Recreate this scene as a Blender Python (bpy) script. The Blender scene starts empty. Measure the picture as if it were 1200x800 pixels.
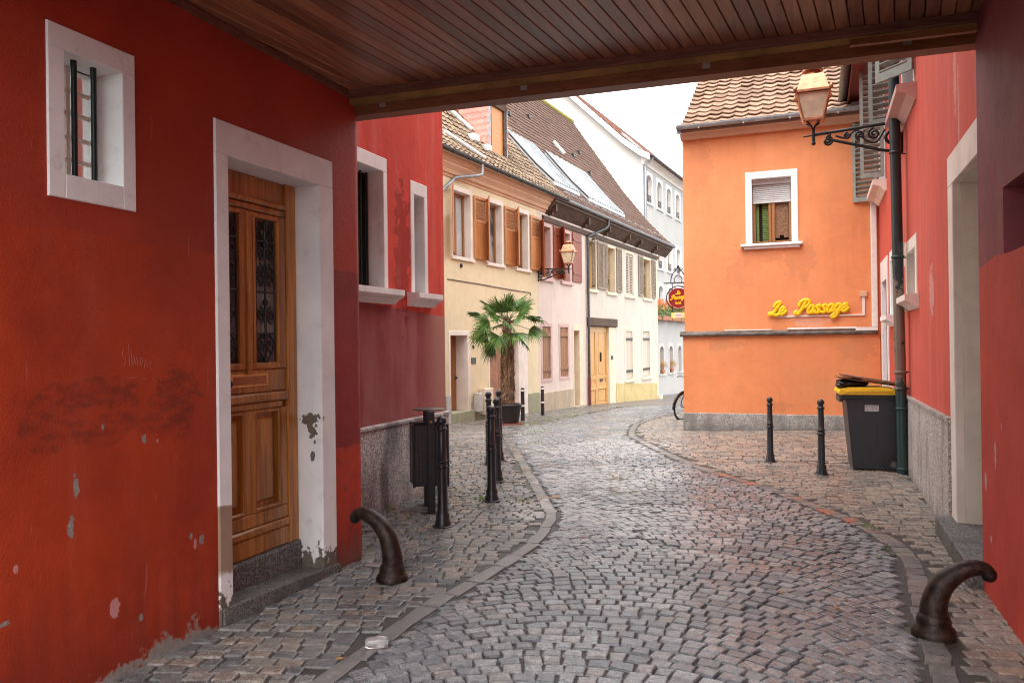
import bpy, math, random
from mathutils import Vector, Matrix
random.seed(7)
PI=math.pi; R=math.radians
scene=bpy.context.scene
COL=scene.collection

# ------------------------------------------------------------------ ground height
KN=[(11,0),(13,-.02),(15,-.08),(18,-.2),(21,-.31),(24,-.41),(28,-.55),(34,-.84),(38,-1.04),(50,-1.6),(70,-2.3)]
def gz(x,y):
    if y<=11: return 0.0
    x=max(-12,min(6,x))
    c=.03*min(1,max(0,(y-10)/5))*(x+2.1)
    for (a,b),(e,d) in zip(KN,KN[1:]):
        if y<=e: return b+(d-b)*(y-a)/(e-a)+c
    return -2.3+c

# ------------------------------------------------------------------ mesh builder
class MB:
    def __init__(s): s.v=[]; s.f=[]; s.r=[]; s.sm=[]
    def add(s,vs,fs,r=0.5,smooth=False):
        b=len(s.v); s.v+= [tuple(v) for v in vs]
        for f in fs:
            s.f.append([i+b for i in f]); s.r.append(r); s.sm.append(smooth)
    def quad(s,a,b,c,d,r=.5): s.add([a,b,c,d],[(0,1,2,3)],r)
    def hexa(s,p,r=.5):
        # p: 4 bottom (ccw) + 4 top
        s.add(p,[(3,2,1,0),(4,5,6,7),(0,1,5,4),(1,2,6,5),(2,3,7,6),(3,0,4,7)],r)
    def box(s,x0,x1,y0,y1,z0,z1,r=.5):
        s.hexa([(x0,y0,z0),(x1,y0,z0),(x1,y1,z0),(x0,y1,z0),(x0,y0,z1),(x1,y0,z1),(x1,y1,z1),(x0,y1,z1)],r)
    def fbox(s,F,s0,s1,z0,z1,o0,o1,r=.5,bev=0.0):
        if bev>0:
            return s.bbox(F,s0,s1,z0,z1,o0,o1,bev,r)
        P=F.P
        s.hexa([P(s0,z0,o0),P(s1,z0,o0),P(s1,z0,o1),P(s0,z0,o1),P(s0,z1,o0),P(s1,z1,o0),P(s1,z1,o1),P(s0,z1,o1)],r)
    def bbox(s,F,s0,s1,z0,z1,o0,o1,b,r=.5):
        P=F.P
        # bevelled on the outer (o1) face edges only, plus sides
        V=[P(s0,z0,o0),P(s1,z0,o0),P(s1,z1,o0),P(s0,z1,o0),
           P(s0,z0,o1-b),P(s1,z0,o1-b),P(s1,z1,o1-b),P(s0,z1,o1-b),
           P(s0+b,z0+b,o1),P(s1-b,z0+b,o1),P(s1-b,z1-b,o1),P(s0+b,z1-b,o1)]
        s.add(V,[(0,1,2,3),(8,11,10,9),(0,4,5,1),(1,5,6,2),(2,6,7,3),(3,7,4,0),(4,8,9,5),(5,9,10,6),(6,10,11,7),(7,11,8,4)],r)
    def prism(s,poly,F,o0,o1,r=.5):
        """poly in (s,z) extruded from o0 to o1"""
        n=len(poly)
        V=[F.P(a,b,o0) for a,b in poly]+[F.P(a,b,o1) for a,b in poly]
        fs=[tuple(range(n-1,-1,-1)),tuple(range(n,2*n))]+[(i,(i+1)%n,n+(i+1)%n,n+i) for i in range(n)]
        s.add(V,fs,r)
    def sweep(s,prof,F,s0,s1,r=.5):
        """profile (o,z) swept along s"""
        n=len(prof)
        V=[F.P(s0,z,o) for o,z in prof]+[F.P(s1,z,o) for o,z in prof]
        fs=[tuple(range(n)),tuple(range(2*n-1,n-1,-1))]+[(i,n+i,n+(i+1)%n,(i+1)%n) for i in range(n)]
        s.add(V,fs,r)
    def tube(s,pts,rad,n=8,r=.5,cap=True,smooth=True,flat=None):
        pts=[Vector(p) for p in pts]; m=len(pts)
        if not isinstance(rad,(list,tuple)): rad=[rad]*m
        V=[]; up=None
        for i,p in enumerate(pts):
            t=(pts[min(i+1,m-1)]-pts[max(i-1,0)])
            if t.length<1e-9: t=Vector((0,0,1))
            t.normalize()
            if up is None:
                a=Vector((0,0,1)) if abs(t.z)<.9 else Vector((1,0,0))
                up=(a-t*a.dot(t)).normalized()
            else:
                up=(up-t*up.dot(t))
                if up.length<1e-6: up=t.orthogonal()
                up.normalize()
            w=t.cross(up)
            for k in range(n):
                a=2*PI*k/n
                V.append(p+up*(rad[i]*math.cos(a))+w*(rad[i]*math.sin(a)))
        fs=[]
        for i in range(m-1):
            for k in range(n):
                fs.append((i*n+k,i*n+(k+1)%n,(i+1)*n+(k+1)%n,(i+1)*n+k))
        s.add(V,fs,r,smooth)
        if cap:
            s.add(V[:n],[tuple(range(n-1,-1,-1))],r); s.add(V[-n:],[tuple(range(n))],r)
    def lathe(s,prof,c=(0,0,0),n=16,r=.5,smooth=True):
        """prof list of (radius,z)"""
        V=[];m=len(prof)
        for q,z in prof:
            for k in range(n):
                a=2*PI*k/n; V.append((c[0]+q*math.cos(a),c[1]+q*math.sin(a),c[2]+z))
        fs=[]
        for i in range(m-1):
            for k in range(n): fs.append((i*n+k,i*n+(k+1)%n,(i+1)*n+(k+1)%n,(i+1)*n+k))
        s.add(V,fs,r,smooth)
        s.add(V[:n],[tuple(range(n-1,-1,-1))],r); s.add(V[-n:],[tuple(range(n))],r)
    def sphere(s,c,rx,ry=None,rz=None,n=10,m=7,r=.5,jit=0):
        ry=ry or rx; rz=rz or rx
        V=[(c[0],c[1],c[2]-rz)]
        for i in range(1,m):
            t=-PI/2+PI*i/m
            for k in range(n):
                a=2*PI*k/n; j=1+random.uniform(-jit,jit)
                V.append((c[0]+rx*j*math.cos(t)*math.cos(a),c[1]+ry*j*math.cos(t)*math.sin(a),c[2]+rz*j*math.sin(t)))
        V.append((c[0],c[1],c[2]+rz)); L=len(V)-1
        fs=[(0,1+(k+1)%n,1+k) for k in range(n)]
        for i in range(m-2):
            for k in range(n):
                a=1+i*n
                fs.append((a+k,a+(k+1)%n,a+n+(k+1)%n,a+n+k))
        a=1+(m-2)*n
        fs+=[(a+k,a+(k+1)%n,L) for k in range(n)]
        s.add(V,fs,r,True)
    def obj(s,name,mat,parent=None,root=None):
        """root: world location of the ultimate thing; vertices are given in world space unless root is None"""
        me=bpy.data.meshes.new(name)
        off=Vector((0,0,0))
        if parent is not None:
            off=Vector(parent.get('_w',(0,0,0)))
        elif root is not None: off=Vector(root)
        vs=[(v[0]-off.x,v[1]-off.y,v[2]-off.z) for v in s.v]
        me.from_pydata(vs,[],s.f); me.update()
        a=me.attributes.new('rnd','FLOAT','FACE'); a.data.foreach_set('value',s.r)
        me.polygons.foreach_set('use_smooth',s.sm)
        me.materials.append(mat)
        o=bpy.data.objects.new(name,me); COL.objects.link(o)
        if parent is not None:
            o.parent=parent; o['_w']=tuple(off)
        elif root is not None:
            o.location=root; o['_w']=tuple(root)
        return o

class Fr:
    """local frame of a wall: s along it, z up, o outwards"""
    def __init__(F,p0,d,n):
        F.p=p0; L=math.hypot(*d); F.d=(d[0]/L,d[1]/L); L=math.hypot(*n); F.n=(n[0]/L,n[1]/L)
    def P(F,s,z,o=0.0): return (F.p[0]+F.d[0]*s+F.n[0]*o, F.p[1]+F.d[1]*s+F.n[1]*o, z)
LOC=Fr((0,0),(1,0),(0,-1))   # generic: s=x, o=-y

def thing(name,label,cat,loc=(0,0,0),rz=0,group=None):
    o=bpy.data.objects.new(name,None); COL.objects.link(o); o.empty_display_size=.2
    o.location=loc; o.rotation_euler=(0,0,rz); o['label']=label; o['category']=cat; o['_w']=tuple(loc)
    if group: o['group']=group
    return o
def tag(o,label,cat,group=None):
    o['label']=label; o['category']=cat
    if group: o['group']=group
    return o
def struct(mb,name,mat,kind='structure'):
    o=mb.obj(name,mat); o['kind']=kind; return o
def dup(root,loc,rz=0,label=None,scale=1.0):
    def cp(o,par):
        c=o.copy(); COL.objects.link(c)
        if par is not None: c.parent=par
        for ch in list(o.children): cp(ch,c)
        return c
    r=cp(root,None); r.location=loc; r.rotation_euler=(0,0,rz); r.scale=(scale,)*3
    if label: r['label']=label
    return r

def facade(mb,F,s0,s1,z0,z1,ops,th=.35,r=.5):
    """wall with openings (a,b,c,d)= s0,s1,z0,z1; real thickness, reveals"""
    S=sorted(set([s0,s1]+[v for o in ops for v in o[:2]])); Z=sorted(set([z0,z1]+[v for o in ops for v in o[2:4]]))
    S=[v for v in S if s0-1e-6<=v<=s1+1e-6]; Z=[v for v in Z if z0-1e-6<=v<=z1+1e-6]
    for a,b in zip(S,S[1:]):
        for c,d in zip(Z,Z[1:]):
            m=((a+b)/2,(c+d)/2)
            if any(o[0]<m[0]<o[1] and o[2]<m[1]<o[3] for o in ops): continue
            P=F.P
            mb.add([P(a,c,0),P(b,c,0),P(b,d,0),P(a,d,0)],[(0,1,2,3)],r)
            mb.add([P(a,c,-th),P(b,c,-th),P(b,d,-th),P(a,d,-th)],[(3,2,1,0)],r)
    P=F.P
    for a,b,c,d in [o[:4] for o in ops]:
        c2=max(c,z0)
        mb.quad(P(a,c2,0),P(a,d,0),P(a,d,-th),P(a,c2,-th),r); mb.quad(P(b,c2,0),P(b,c2,-th),P(b,d,-th),P(b,d,0),r)
        mb.quad(P(a,d,0),P(b,d,0),P(b,d,-th),P(a,d,-th),r)
        if c>z0: mb.quad(P(a,c,0),P(a,c,-th),P(b,c,-th),P(b,c,0),r)
    mb.quad(P(s0,z0,0),P(s0,z1,0),P(s0,z1,-th),P(s0,z0,-th),r); mb.quad(P(s1,z0,0),P(s1,z0,-th),P(s1,z1,-th),P(s1,z1,0),r)
    mb.quad(P(s0,z1,0),P(s1,z1,0),P(s1,z1,-th),P(s0,z1,-th),r)

def surround(mb,F,a,b,c,d,wl,wr,wt,wb,o0,o1,bev=.004):
    """four pieces round an opening, butted"""
    mb.fbox(F,a,a+wl,c,d-wt,o0,o1,bev=bev); mb.fbox(F,b-wr,b,c,d-wt,o0,o1,bev=bev)
    mb.fbox(F,a,b,d-wt,d,o0,o1,bev=bev)
    if wb: mb.fbox(F,a+wl,b-wr,c,c+wb,o0,o1,bev=bev)

def crv(pts,n=6,closed=False):
    """Catmull-Rom through points (any dimension)"""
    P=[tuple(p) for p in pts]; out=[]
    for i in range(len(P)-1):
        p0=P[max(i-1,0)];p1=P[i];p2=P[i+1];p3=P[min(i+2,len(P)-1)]
        for k in range(n):
            t=k/n
            out.append(tuple(.5*((2*b)+(-a+c)*t+(2*a-5*b+4*c-d)*t*t+(-a+3*b-3*c+d)*t**3) for a,b,c,d in zip(p0,p1,p2,p3)))
    out.append(P[-1]); return out
def interp(tab,x):
    if x<=tab[0][0]: return tab[0][1]
    for (a,b),(c,d) in zip(tab,tab[1:]):
        if x<=c: return b+(d-b)*(x-a)/(c-a)
    return tab[-1][1]

# ------------------------------------------------------------------ node helpers
class Mat:
    def __init__(s,name):
        s.m=bpy.data.materials.new(name); s.m.use_nodes=True; s.t=s.m.node_tree; s.N=s.t.nodes; s.L=s.t.links
        s.b=s.N['Principled BSDF']; s._pos=None
    def n(s,t,**k):
        x=s.N.new(t)
        for a,b in k.items(): setattr(x,a,b)
        return x
    def put(s,sock,v):
        if isinstance(v,bpy.types.NodeSocket): s.L.new(v,sock)
        elif isinstance(v,(tuple,list)):
            sock.default_value=tuple(v)+((1,) if len(v)==3 and len(sock.default_value)==4 else ())
        else: sock.default_value=v
    def pos(s):
        if s._pos is None: s._pos=s.n('ShaderNodeNewGeometry').outputs['Position']
        return s._pos
    def obj(s): return s.n('ShaderNodeTexCoord').outputs['Object']
    def xyz(s,v=None):
        x=s.n('ShaderNodeSeparateXYZ'); s.L.new(v or s.pos(),x.inputs[0]); return x.outputs
    def scale(s,v,k):
        x=s.n('ShaderNodeMapping'); s.L.new(v,x.inputs[0]); x.inputs['Scale'].default_value=k; return x.outputs[0]
    def math(s,op,a,b=0.0,c=0.0,clamp=False):
        x=s.n('ShaderNodeMath',operation=op,use_clamp=clamp)
        for i,v in enumerate((a,b,c)): s.put(x.inputs[i],v)
        return x.outputs[0]
    def noise(s,scale,detail=4,rough=.55,vec=None,dist=0):
        x=s.n('ShaderNodeTexNoise'); s.L.new(vec or s.pos(),x.inputs['Vector'])
        x.inputs['Scale'].default_value=scale; x.inputs['Detail'].default_value=detail; x.inputs['Roughness'].default_value=rough; x.inputs['Distortion'].default_value=dist
        return x.outputs['Fac']
    def vor(s,scale,vec=None,feature='F1',out='Distance'):
        x=s.n('ShaderNodeTexVoronoi',feature=feature); s.L.new(vec or s.pos(),x.inputs['Vector']); x.inputs['Scale'].default_value=scale
        return x.outputs[out]
    def n_crack(s):
        x=s.n('ShaderNodeTexVoronoi',feature='DISTANCE_TO_EDGE'); v=s.n('ShaderNodeVectorMath',operation='ADD'); nz=s.n('ShaderNodeTexNoise'); s.L.new(s.pos(),nz.inputs['Vector']); nz.inputs['Scale'].default_value=2.5; nz.inputs['Detail'].default_value=6
        s.L.new(s.pos(),v.inputs[0]); s.L.new(nz.outputs['Color'],v.inputs[1]); s.L.new(v.outputs[0],x.inputs['Vector']); x.inputs['Scale'].default_value=.42
        msk=s.step(s.noise(.8,2),.5,.6)
        return s.math('ADD',x.outputs['Distance'],s.math('MULTIPLY',s.math('SUBTRACT',1,msk),.1))
    def step(s,v,a,b):
        x=s.n('ShaderNodeMapRange',interpolation_type='SMOOTHSTEP'); s.put(x.inputs[0],v); x.inputs[1].default_value=a; x.inputs[2].default_value=b
        return x.outputs[0]
    def mix(s,f,a,b):
        x=s.n('ShaderNodeMix',data_type='RGBA'); s.put(x.inputs[0],f); s.put(x.inputs[6],a); s.put(x.inputs[7],b); return x.outputs[2]
    def mul(s,c,v):
        x=s.n('ShaderNodeMix',data_type='RGBA',blend_type='MULTIPLY'); x.inputs[0].default_value=1; s.put(x.inputs[6],c)
        if isinstance(v,bpy.types.NodeSocket): s.L.new(v,x.inputs[7])
        else: s.put(x.inputs[7],v)
        return x.outputs[2]
    def attr(s,name='rnd'): return s.n('ShaderNodeAttribute',attribute_name=name).outputs['Fac']
    def ramp(s,f,stops):
        x=s.n('ShaderNodeValToRGB'); s.put(x.inputs[0],f); e=x.color_ramp.elements
        while len(e)<len(stops): e.new(.5)
        for q,(p,c) in zip(e,stops): q.position=p; q.color=tuple(c)+(1,)
        return x.outputs[0]
    def bump(s,h,strength=.3,dist=.01,prev=None):
        x=s.n('ShaderNodeBump'); s.put(x.inputs['Height'],h); x.inputs['Strength'].default_value=strength; x.inputs['Distance'].default_value=dist
        if prev: s.L.new(prev,x.inputs['Normal'])
        return x.outputs[0]
    def spots(s,lst,nz=None,amp=.35):
        """mask of irregular spots: list of (x,y,z,rx,ry,rz)"""
        nz=nz or s.noise(18,3)
        tot=None; j=s.math('MULTIPLY',s.math('SUBTRACT',nz,.5),amp*6)
        for x,y,z,rx,ry,rz in lst:
            v=s.n('ShaderNodeVectorMath',operation='SUBTRACT'); s.L.new(s.pos(),v.inputs[0]); v.inputs[1].default_value=(x,y,z)
            w=s.n('ShaderNodeVectorMath',operation='DIVIDE'); s.L.new(v.outputs[0],w.inputs[0]); w.inputs[1].default_value=(rx,ry,rz)
            l=s.n('ShaderNodeVectorMath',operation='LENGTH'); s.L.new(w.outputs[0],l.inputs[0])
            q=s.step(s.math('ADD',l.outputs['Value'],j),1.05,.9)
            tot=q if tot is None else s.math('MAXIMUM',tot,q)
        return tot
    def out(s,col,rough=.8,normal=None,metal=0,spec=None,coat=None,trans=None,emit=None):
        s.put(s.b.inputs['Base Color'],col); s.put(s.b.inputs['Roughness'],rough); s.put(s.b.inputs['Metallic'],metal)
        if normal: s.L.new(normal,s.b.inputs['Normal'])
        if spec is not None: s.put(s.b.inputs['Specular IOR Level'],spec)
        if trans is not None: s.put(s.b.inputs['Transmission Weight'],trans)
        if coat is not None: s.put(s.b.inputs['Coat Weight'],coat); s.b.inputs['Coat Roughness'].default_value=.15
        return s.m

def vary(c,f): return tuple(max(0,min(1,x*f)) for x in c)
def stucco(name,c,bump=.25,var=.18,streak=.25,dirt=(.12,.11,.10),dirtamt=.25,gs=90,rough=.85,spec=.25,extra=None):
    """painted render: broad blotches, vertical rain streaks, grain"""
    m=Mat(name)
    big=m.noise(.9,5); med=m.noise(4.5,5)
    st=m.noise(1.0,4,vec=m.scale(m.pos(),(7,7,.45)))
    f=m.math('ADD',m.math('MULTIPLY',big,.6),m.math('MULTIPLY',med,.4))
    col=m.mix(m.step(f,.3,.7),vary(c,1-var),vary(c,1+var))
    col=m.mix(m.math('MULTIPLY',m.step(st,.5,.75),streak),col,m.mul(col,(.62,.6,.6)))
    col=m.mix(m.math('MULTIPLY',m.step(st,.5,.28),streak*.7),col,m.mix(.35,col,(.75,.7,.66)))
    sp=m.noise(14,6,.7)
    col=m.mix(m.math('MULTIPLY',m.step(sp,.62,.72),dirtamt),col,dirt)
    nrm=m.bump(m.noise(gs,4,.6),bump,.006); nrm=m.bump(m.noise(7,4),.18,.03,nrm)
    if extra: col=extra(m,col)
    ro=m.math('ADD',rough-.12,m.math('MULTIPLY',med,.2))
    return m.out(col,ro,nrm,spec=spec)
def plain(name,c,rough=.5,metal=0,var=.1,ns=12,bump=0,spec=.5,coat=None):
    m=Mat(name); f=m.noise(ns,5)
    col=m.mix(m.step(f,.3,.7),vary(c,1-var),vary(c,1+var))
    nrm=m.bump(m.noise(ns*6,3),bump,.004) if bump else None
    return m.out(col,m.math('ADD',rough-.08,m.math('MULTIPLY',m.noise(ns*1.7,3),.16)),nrm,metal,spec,coat)
def wood(name,dark,light,k=(40,40,2.2),rough=.45,rnd=.35,bump=.25,coat=None,weather=None):
    m=Mat(name); v=m.scale(m.pos(),k)
    g=m.noise(1.0,6,.62,vec=v,dist=.6); g2=m.noise(.35,3,vec=v)
    a=m.attr()
    f=m.math('ADD',m.math('MULTIPLY',g,.65),m.math('MULTIPLY',g2,.35))
    col=m.mix(m.step(f,.33,.66),dark,light)
    br=m.math('ADD',1-rnd,m.math('MULTIPLY',a,2*rnd))
    x=m.n('ShaderNodeCombineColor'); [m.L.new(br,x.inputs[i]) for i in range(3)]
    col=m.mul(col,x.outputs[0])
    if weather: col=m.mix(m.math('MULTIPLY',m.step(m.noise(5,5),.5,.75),.7),col,weather)
    return m.out(col,m.math('ADD',rough-.1,m.math('MULTIPLY',g,.2)),m.bump(f,bump,.004),coat=coat)
def glass(name,c=(.03,.035,.04),rough=.06):
    m=Mat(name); f=m.noise(2.5,2)
    return m.out(m.mix(f,vary(c,.6),vary(c,1.5)),rough,m.bump(m.noise(3,1),.03,.02),spec=.7)
# ------------------------------------------------------------------ materials
def zones_left(m,col):
    x,y,z=m.xyz(); w=m.math('MULTIPLY',m.math('SUBTRACT',m.noise(3.5,4),.5),.09)
    zz=m.math('ADD',z,w)
    up=m.step(zz,2.19,2.21)
    pil=m.step(y,4.70,4.705)
    blot=m.noise(1.3,5)
    low=m.mix(m.step(m.noise(2.2,4),.4,.75),col,(.31,.030,.008))
    wine=m.mix(m.step(m.noise(3,4),.35,.7),(.22,.024,.026),(.29,.032,.03))
    mid=m.mix(pil,low,wine)
    # rough bright red base of the corner
    base=m.math('MULTIPLY',pil,m.step(zz,.905,.885))
    rub=m.mix(m.step(m.noise(16,6,.7),.5,.7),(.47,.045,.018),(.16,.05,.045))
    rub=m.mix(m.step(m.math('ADD',z,m.math('MULTIPLY',m.noise(9,5),.35)),.42,.15),rub,(.2,.12,.10))
    mid=m.mix(base,mid,rub)
    upc=m.mix(m.step(blot,.35,.7),(.31,.034,.014),(.39,.044,.017))
    upc=m.mix(m.step(y,4.7,4.95),upc,(.38,.04,.022))
    c=m.mix(up,mid,upc)
    # smudges, drips, chips, bare plaster at the foot
    X=-3.2
    sm=m.spots([(X,2.72,1.33,.3,.36,.17),(X,3.26,1.36,.3,.19,.20)],m.noise(5,5),.28)
    c=m.mix(m.math('MULTIPLY',sm,m.math('MULTIPLY',m.step(m.noise(9,7,.7,vec=m.scale(m.pos(),(1,1,2.2))),.38,.62),.5)),c,(.09,.02,.012))
    dk=m.math('MULTIPLY',m.step(m.math('ADD',z,m.math('MULTIPLY',m.noise(1.0,5,vec=m.scale(m.pos(),(9,9,.8))),1.1)),1.15,.55),.55)
    c=m.mix(m.math('MULTIPLY',dk,m.math('SUBTRACT',1,up)),c,(.14,.016,.012))
    scr=m.math('MULTIPLY',m.step(m.noise(1.0,3,vec=m.scale(m.pos(),(30,30,3))),.68,.74),.3)
    c=m.mix(scr,c,(.5,.2,.16))
    pk=m.spots([(X,2.86,.37,.1,.03,.05),(X,3.40,.55,.1,.012,.03),(X,2.35,.7,.1,.012,.02),(X,3.14,1.16,.1,.008,.01)],m.noise(30,3),.2)
    c=m.mix(pk,c,(.55,.25,.24))
    ch=m.spots([(X,2.65,1.01,.1,.018,.05),(X,2.62,.81,.1,.016,.05),(X,3.05,1.18,.1,.014,.022),(X,3.45,.56,.1,.018,.03),(X,3.37,.60,.1,.01,.016),(X,3.02,.27,.1,.012,.02),(X,2.80,1.27,.1,.008,.012),(X,2.3,.48,.1,.02,.012)],m.noise(38,6,.7),.6)
    foot=m.step(m.math('ADD',z,m.math('MULTIPLY',m.noise(4.2,7,.68),-.80)),-.345,-.36)
    foot=m.math('MULTIPLY',foot,m.step(y,4.7,4.69))
    rim=m.step(m.math('ADD',z,m.math('MULTIPLY',m.noise(4.2,7,.68),-.80)),-.325,-.35)
    c=m.mix(m.math('MULTIPLY',m.math('MULTIPLY',rim,m.step(y,4.7,4.69)),.5),c,(.50,.22,.17))
    c=m.mix(m.math('MAXIMUM',ch,foot),c,m.mix(m.noise(25,5),(.14,.13,.12),(.40,.38,.35)))
    return c
def zones_right_dark(m,col):
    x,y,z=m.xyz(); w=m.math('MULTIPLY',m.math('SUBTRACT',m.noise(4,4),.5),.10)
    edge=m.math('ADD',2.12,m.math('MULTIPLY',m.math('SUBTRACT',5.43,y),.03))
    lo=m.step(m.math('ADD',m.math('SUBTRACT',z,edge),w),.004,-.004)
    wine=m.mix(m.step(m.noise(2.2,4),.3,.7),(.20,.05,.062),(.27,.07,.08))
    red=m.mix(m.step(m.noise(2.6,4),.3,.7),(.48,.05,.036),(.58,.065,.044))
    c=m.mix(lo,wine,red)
    pk=m.spots([(1.08,5.3,2.62,.2,.03,.08)],m.noise(20,3),.3)
    c=m.mix(m.math('MULTIPLY',pk,.6),c,(.35,.04,.04))
    ch=m.spots([(1.08,5.36,.95,.2,.02,.09),(1.08,5.63,.74,.2,.03,.06),(1.08,5.2,1.13,.2,.01,.02),(1.08,5.5,.4,.2,.02,.02)],m.noise(26,3),.2)
    return m.mix(ch,c,(.42,.38,.35))
def zones_side(m,col):
    x,y,z=m.xyz(); st=m.noise(1.0,4,vec=m.scale(m.pos(),(2.2,2.2,.55)))
    e=m.math('ADD',2.06,m.math('MULTIPLY',m.math('SUBTRACT',y,6.4),-.05))
    lo=m.step(m.math('SUBTRACT',m.math('ADD',z,m.math('MULTIPLY',m.noise(5,3),.03)),e),.025,.01)
    wine=m.mix(m.step(st,.35,.65),(.27,.06,.065),(.37,.14,.13))
    wine=m.mix(m.step(y,7.4,8.1),wine,(.42,.20,.16))
    c=m.mix(lo,col,wine)
    blk=m.spots([(-3.92,7.15,2.6,.2,.16,.75)],m.noise(8,5),.4)
    c=m.mix(m.math('MULTIPLY',blk,.55),c,(.2,.015,.015))
    fade=m.step(m.noise(2.3,4),.55,.8)
    return m.mix(m.math('MULTIPLY',fade,.35),c,(.56,.22,.19))
def zones_rose(m,col):
    st=m.noise(1.0,4,vec=m.scale(m.pos(),(2.6,2.6,.5)))
    c=m.mix(m.math('MULTIPLY',m.step(st,.45,.72),.35),col,(.58,.16,.13))
    w=m.spots([(1.15,6.9,3.72,.2,.06,.32),(1.15,6.75,3.35,.2,.03,.4),(1.2,8.4,2.1,.2,.15,.25)],m.noise(14,5),.35)
    return m.mix(m.math('MULTIPLY',w,.5),c,(.62,.4,.37))
def zones_orange(m,col):
    x,y,z=m.xyz(); c=m.mix(m.step(z,1.8,1.79),col,m.mul(col,(.95,.92,.9)))
    f=m.step(m.noise(1.1,4),.52,.78)
    c=m.mix(m.math('MULTIPLY',f,.5),c,(.72,.34,.16))
    w=m.spots([(.2,15,1.97,.3,.35,.10),(-.1,15,2.1,.3,.2,.1)],m.noise(9,4),.4)
    c=m.mix(m.math('MULTIPLY',w,.3),c,(.72,.5,.42))
    d=m.spots([(-1.02,15,3.05,.3,.05,.42),(-.05,15,3.12,.3,.045,.36),(-.6,15,3.2,.3,.35,.12),(-1.85,15,5.0,.3,.2,.5),(.9,15,1.5,.3,.5,.2),(-1.4,15,1.6,.3,.5,.12),(-.4,15,.42,.3,1.6,.10)],m.noise(6,6,.7),.5)
    c=m.mix(m.math('MULTIPLY',d,.28),c,(.42,.17,.09))
    cr=m.step(m.n_crack(),.012,.004)
    return m.mix(m.math('MULTIPLY',cr,.15),c,(.40,.16,.08))

M={}
M['left']=stucco('red lime paint',(.42,.044,.009),bump=.75,var=.17,streak=.1,dirtamt=.12,dirt=(.2,.03,.02),rough=.62,spec=.35,extra=zones_left)
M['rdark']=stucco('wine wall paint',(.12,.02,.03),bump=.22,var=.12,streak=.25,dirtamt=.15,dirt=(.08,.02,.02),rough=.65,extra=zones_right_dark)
M['side']=stucco('faded red render',(.61,.075,.05),bump=.4,var=.12,streak=.3,dirtamt=.2,dirt=(.25,.03,.03),extra=zones_side)
M['rose']=stucco('rose red render',(.58,.098,.066),bump=.3,var=.1,streak=.2,dirtamt=.1,dirt=(.45,.2,.17),extra=zones_rose)
M['orange']=stucco('orange render',(.74,.275,.115),bump=.5,var=.09,streak=.15,dirtamt=.12,dirt=(.6,.3,.18),extra=zones_orange)
M['upper']=stucco('upper storey render',(.42,.05,.03))
def dirtfoot(z0,c2):
    def f(m,col):
        x,y,z=m.xyz()
        return m.mix(m.step(m.math('ADD',z,m.math('MULTIPLY',m.noise(3,5),.8)),z0+.7,z0),col,c2)
    return f
M['yellow']=stucco('pale yellow render',(.74,.63,.42),bump=.2,var=.06,streak=.16,dirtamt=.06,dirt=(.55,.45,.3))
M['pink']=stucco('pale pink render',(.68,.57,.50),bump=.2,var=.07,streak=.25,dirtamt=.1,dirt=(.55,.43,.36))
M['cream']=stucco('cream render',(.60,.55,.475),bump=.2,var=.07,streak=.3,dirtamt=.12,dirt=(.55,.48,.38))
M['gray']=stucco('pale grey render',(.47,.455,.435),bump=.12,var=.05,streak=.22,dirtamt=.05)
M['gable']=stucco('white gable render',(.56,.535,.50),bump=.12,var=.03,streak=.1,dirtamt=.03)
M['plinth_y']=stucco('green grey plinth paint',(.33,.33,.22),var=.15,streak=.35,dirtamt=.3,dirt=(.25,.23,.16))
M['plinth_p']=stucco('beige plinth render',(.45,.36,.26),var=.15,streak=.4,dirtamt=.35,dirt=(.33,.25,.17))
M['plinth_c']=stucco('yellow plinth paint',(.54,.43,.20),var=.15,streak=.4,dirtamt=.3,dirt=(.42,.33,.16))
def granite(name,c,stain=(.05,.05,.05),st=.6):
    m=Mat(name); g=m.noise(120,3,.7); g2=m.vor(95,out='Color'); x=m.n('ShaderNodeSeparateColor'); m.L.new(g2,x.inputs[0])
    col=m.mix(m.step(x.outputs[0],.15,.9),vary(c,.5),vary(c,1.35))
    s=m.noise(1.0,5,vec=m.scale(m.pos(),(3.5,3.5,1.1)))
    col=m.mix(m.math('MULTIPLY',m.step(s,.47,.66),st),col,stain)
    _,_,z=m.xyz()
    low=m.step(m.math('ADD',z,m.math('MULTIPLY',m.noise(6,4),.3)),.32,.1)
    col=m.mix(m.math('MULTIPLY',low,.5),col,(.07,.065,.06))
    return m.out(col,.75,m.bump(g,.5,.006),spec=.3)
M['granite']=granite('speckled granite render',(.56,.54,.51))
M['granite_r']=granite('brown grey granite render',(.46,.41,.38),(.17,.14,.125),.55)
M['granite_o']=granite('grey cement plinth',(.36,.35,.33),(.16,.155,.145),.75)
M['stepstone']=granite('worn step stone',(.17,.165,.16),(.07,.07,.07),.5)
def whitepaint(name,c=(.80,.78,.75),extra=None,dirt=.35):
    m=Mat(name); f=m.noise(2.5,5)
    col=m.mix(m.step(f,.3,.7),vary(c,.9),vary(c,1.05))
    d=m.noise(9,6,.7); col=m.mix(m.math('MULTIPLY',m.step(d,.56,.72),dirt),col,(.36,.33,.30))
    st=m.noise(1,4,vec=m.scale(m.pos(),(11,11,.7))); col=m.mix(m.math('MULTIPLY',m.step(st,.55,.75),dirt*.7),col,(.45,.43,.41))
    if extra: col=extra(m,col)
    return m.out(col,.6,m.bump(m.noise(40,5),.25,.004),spec=.35)
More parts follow.
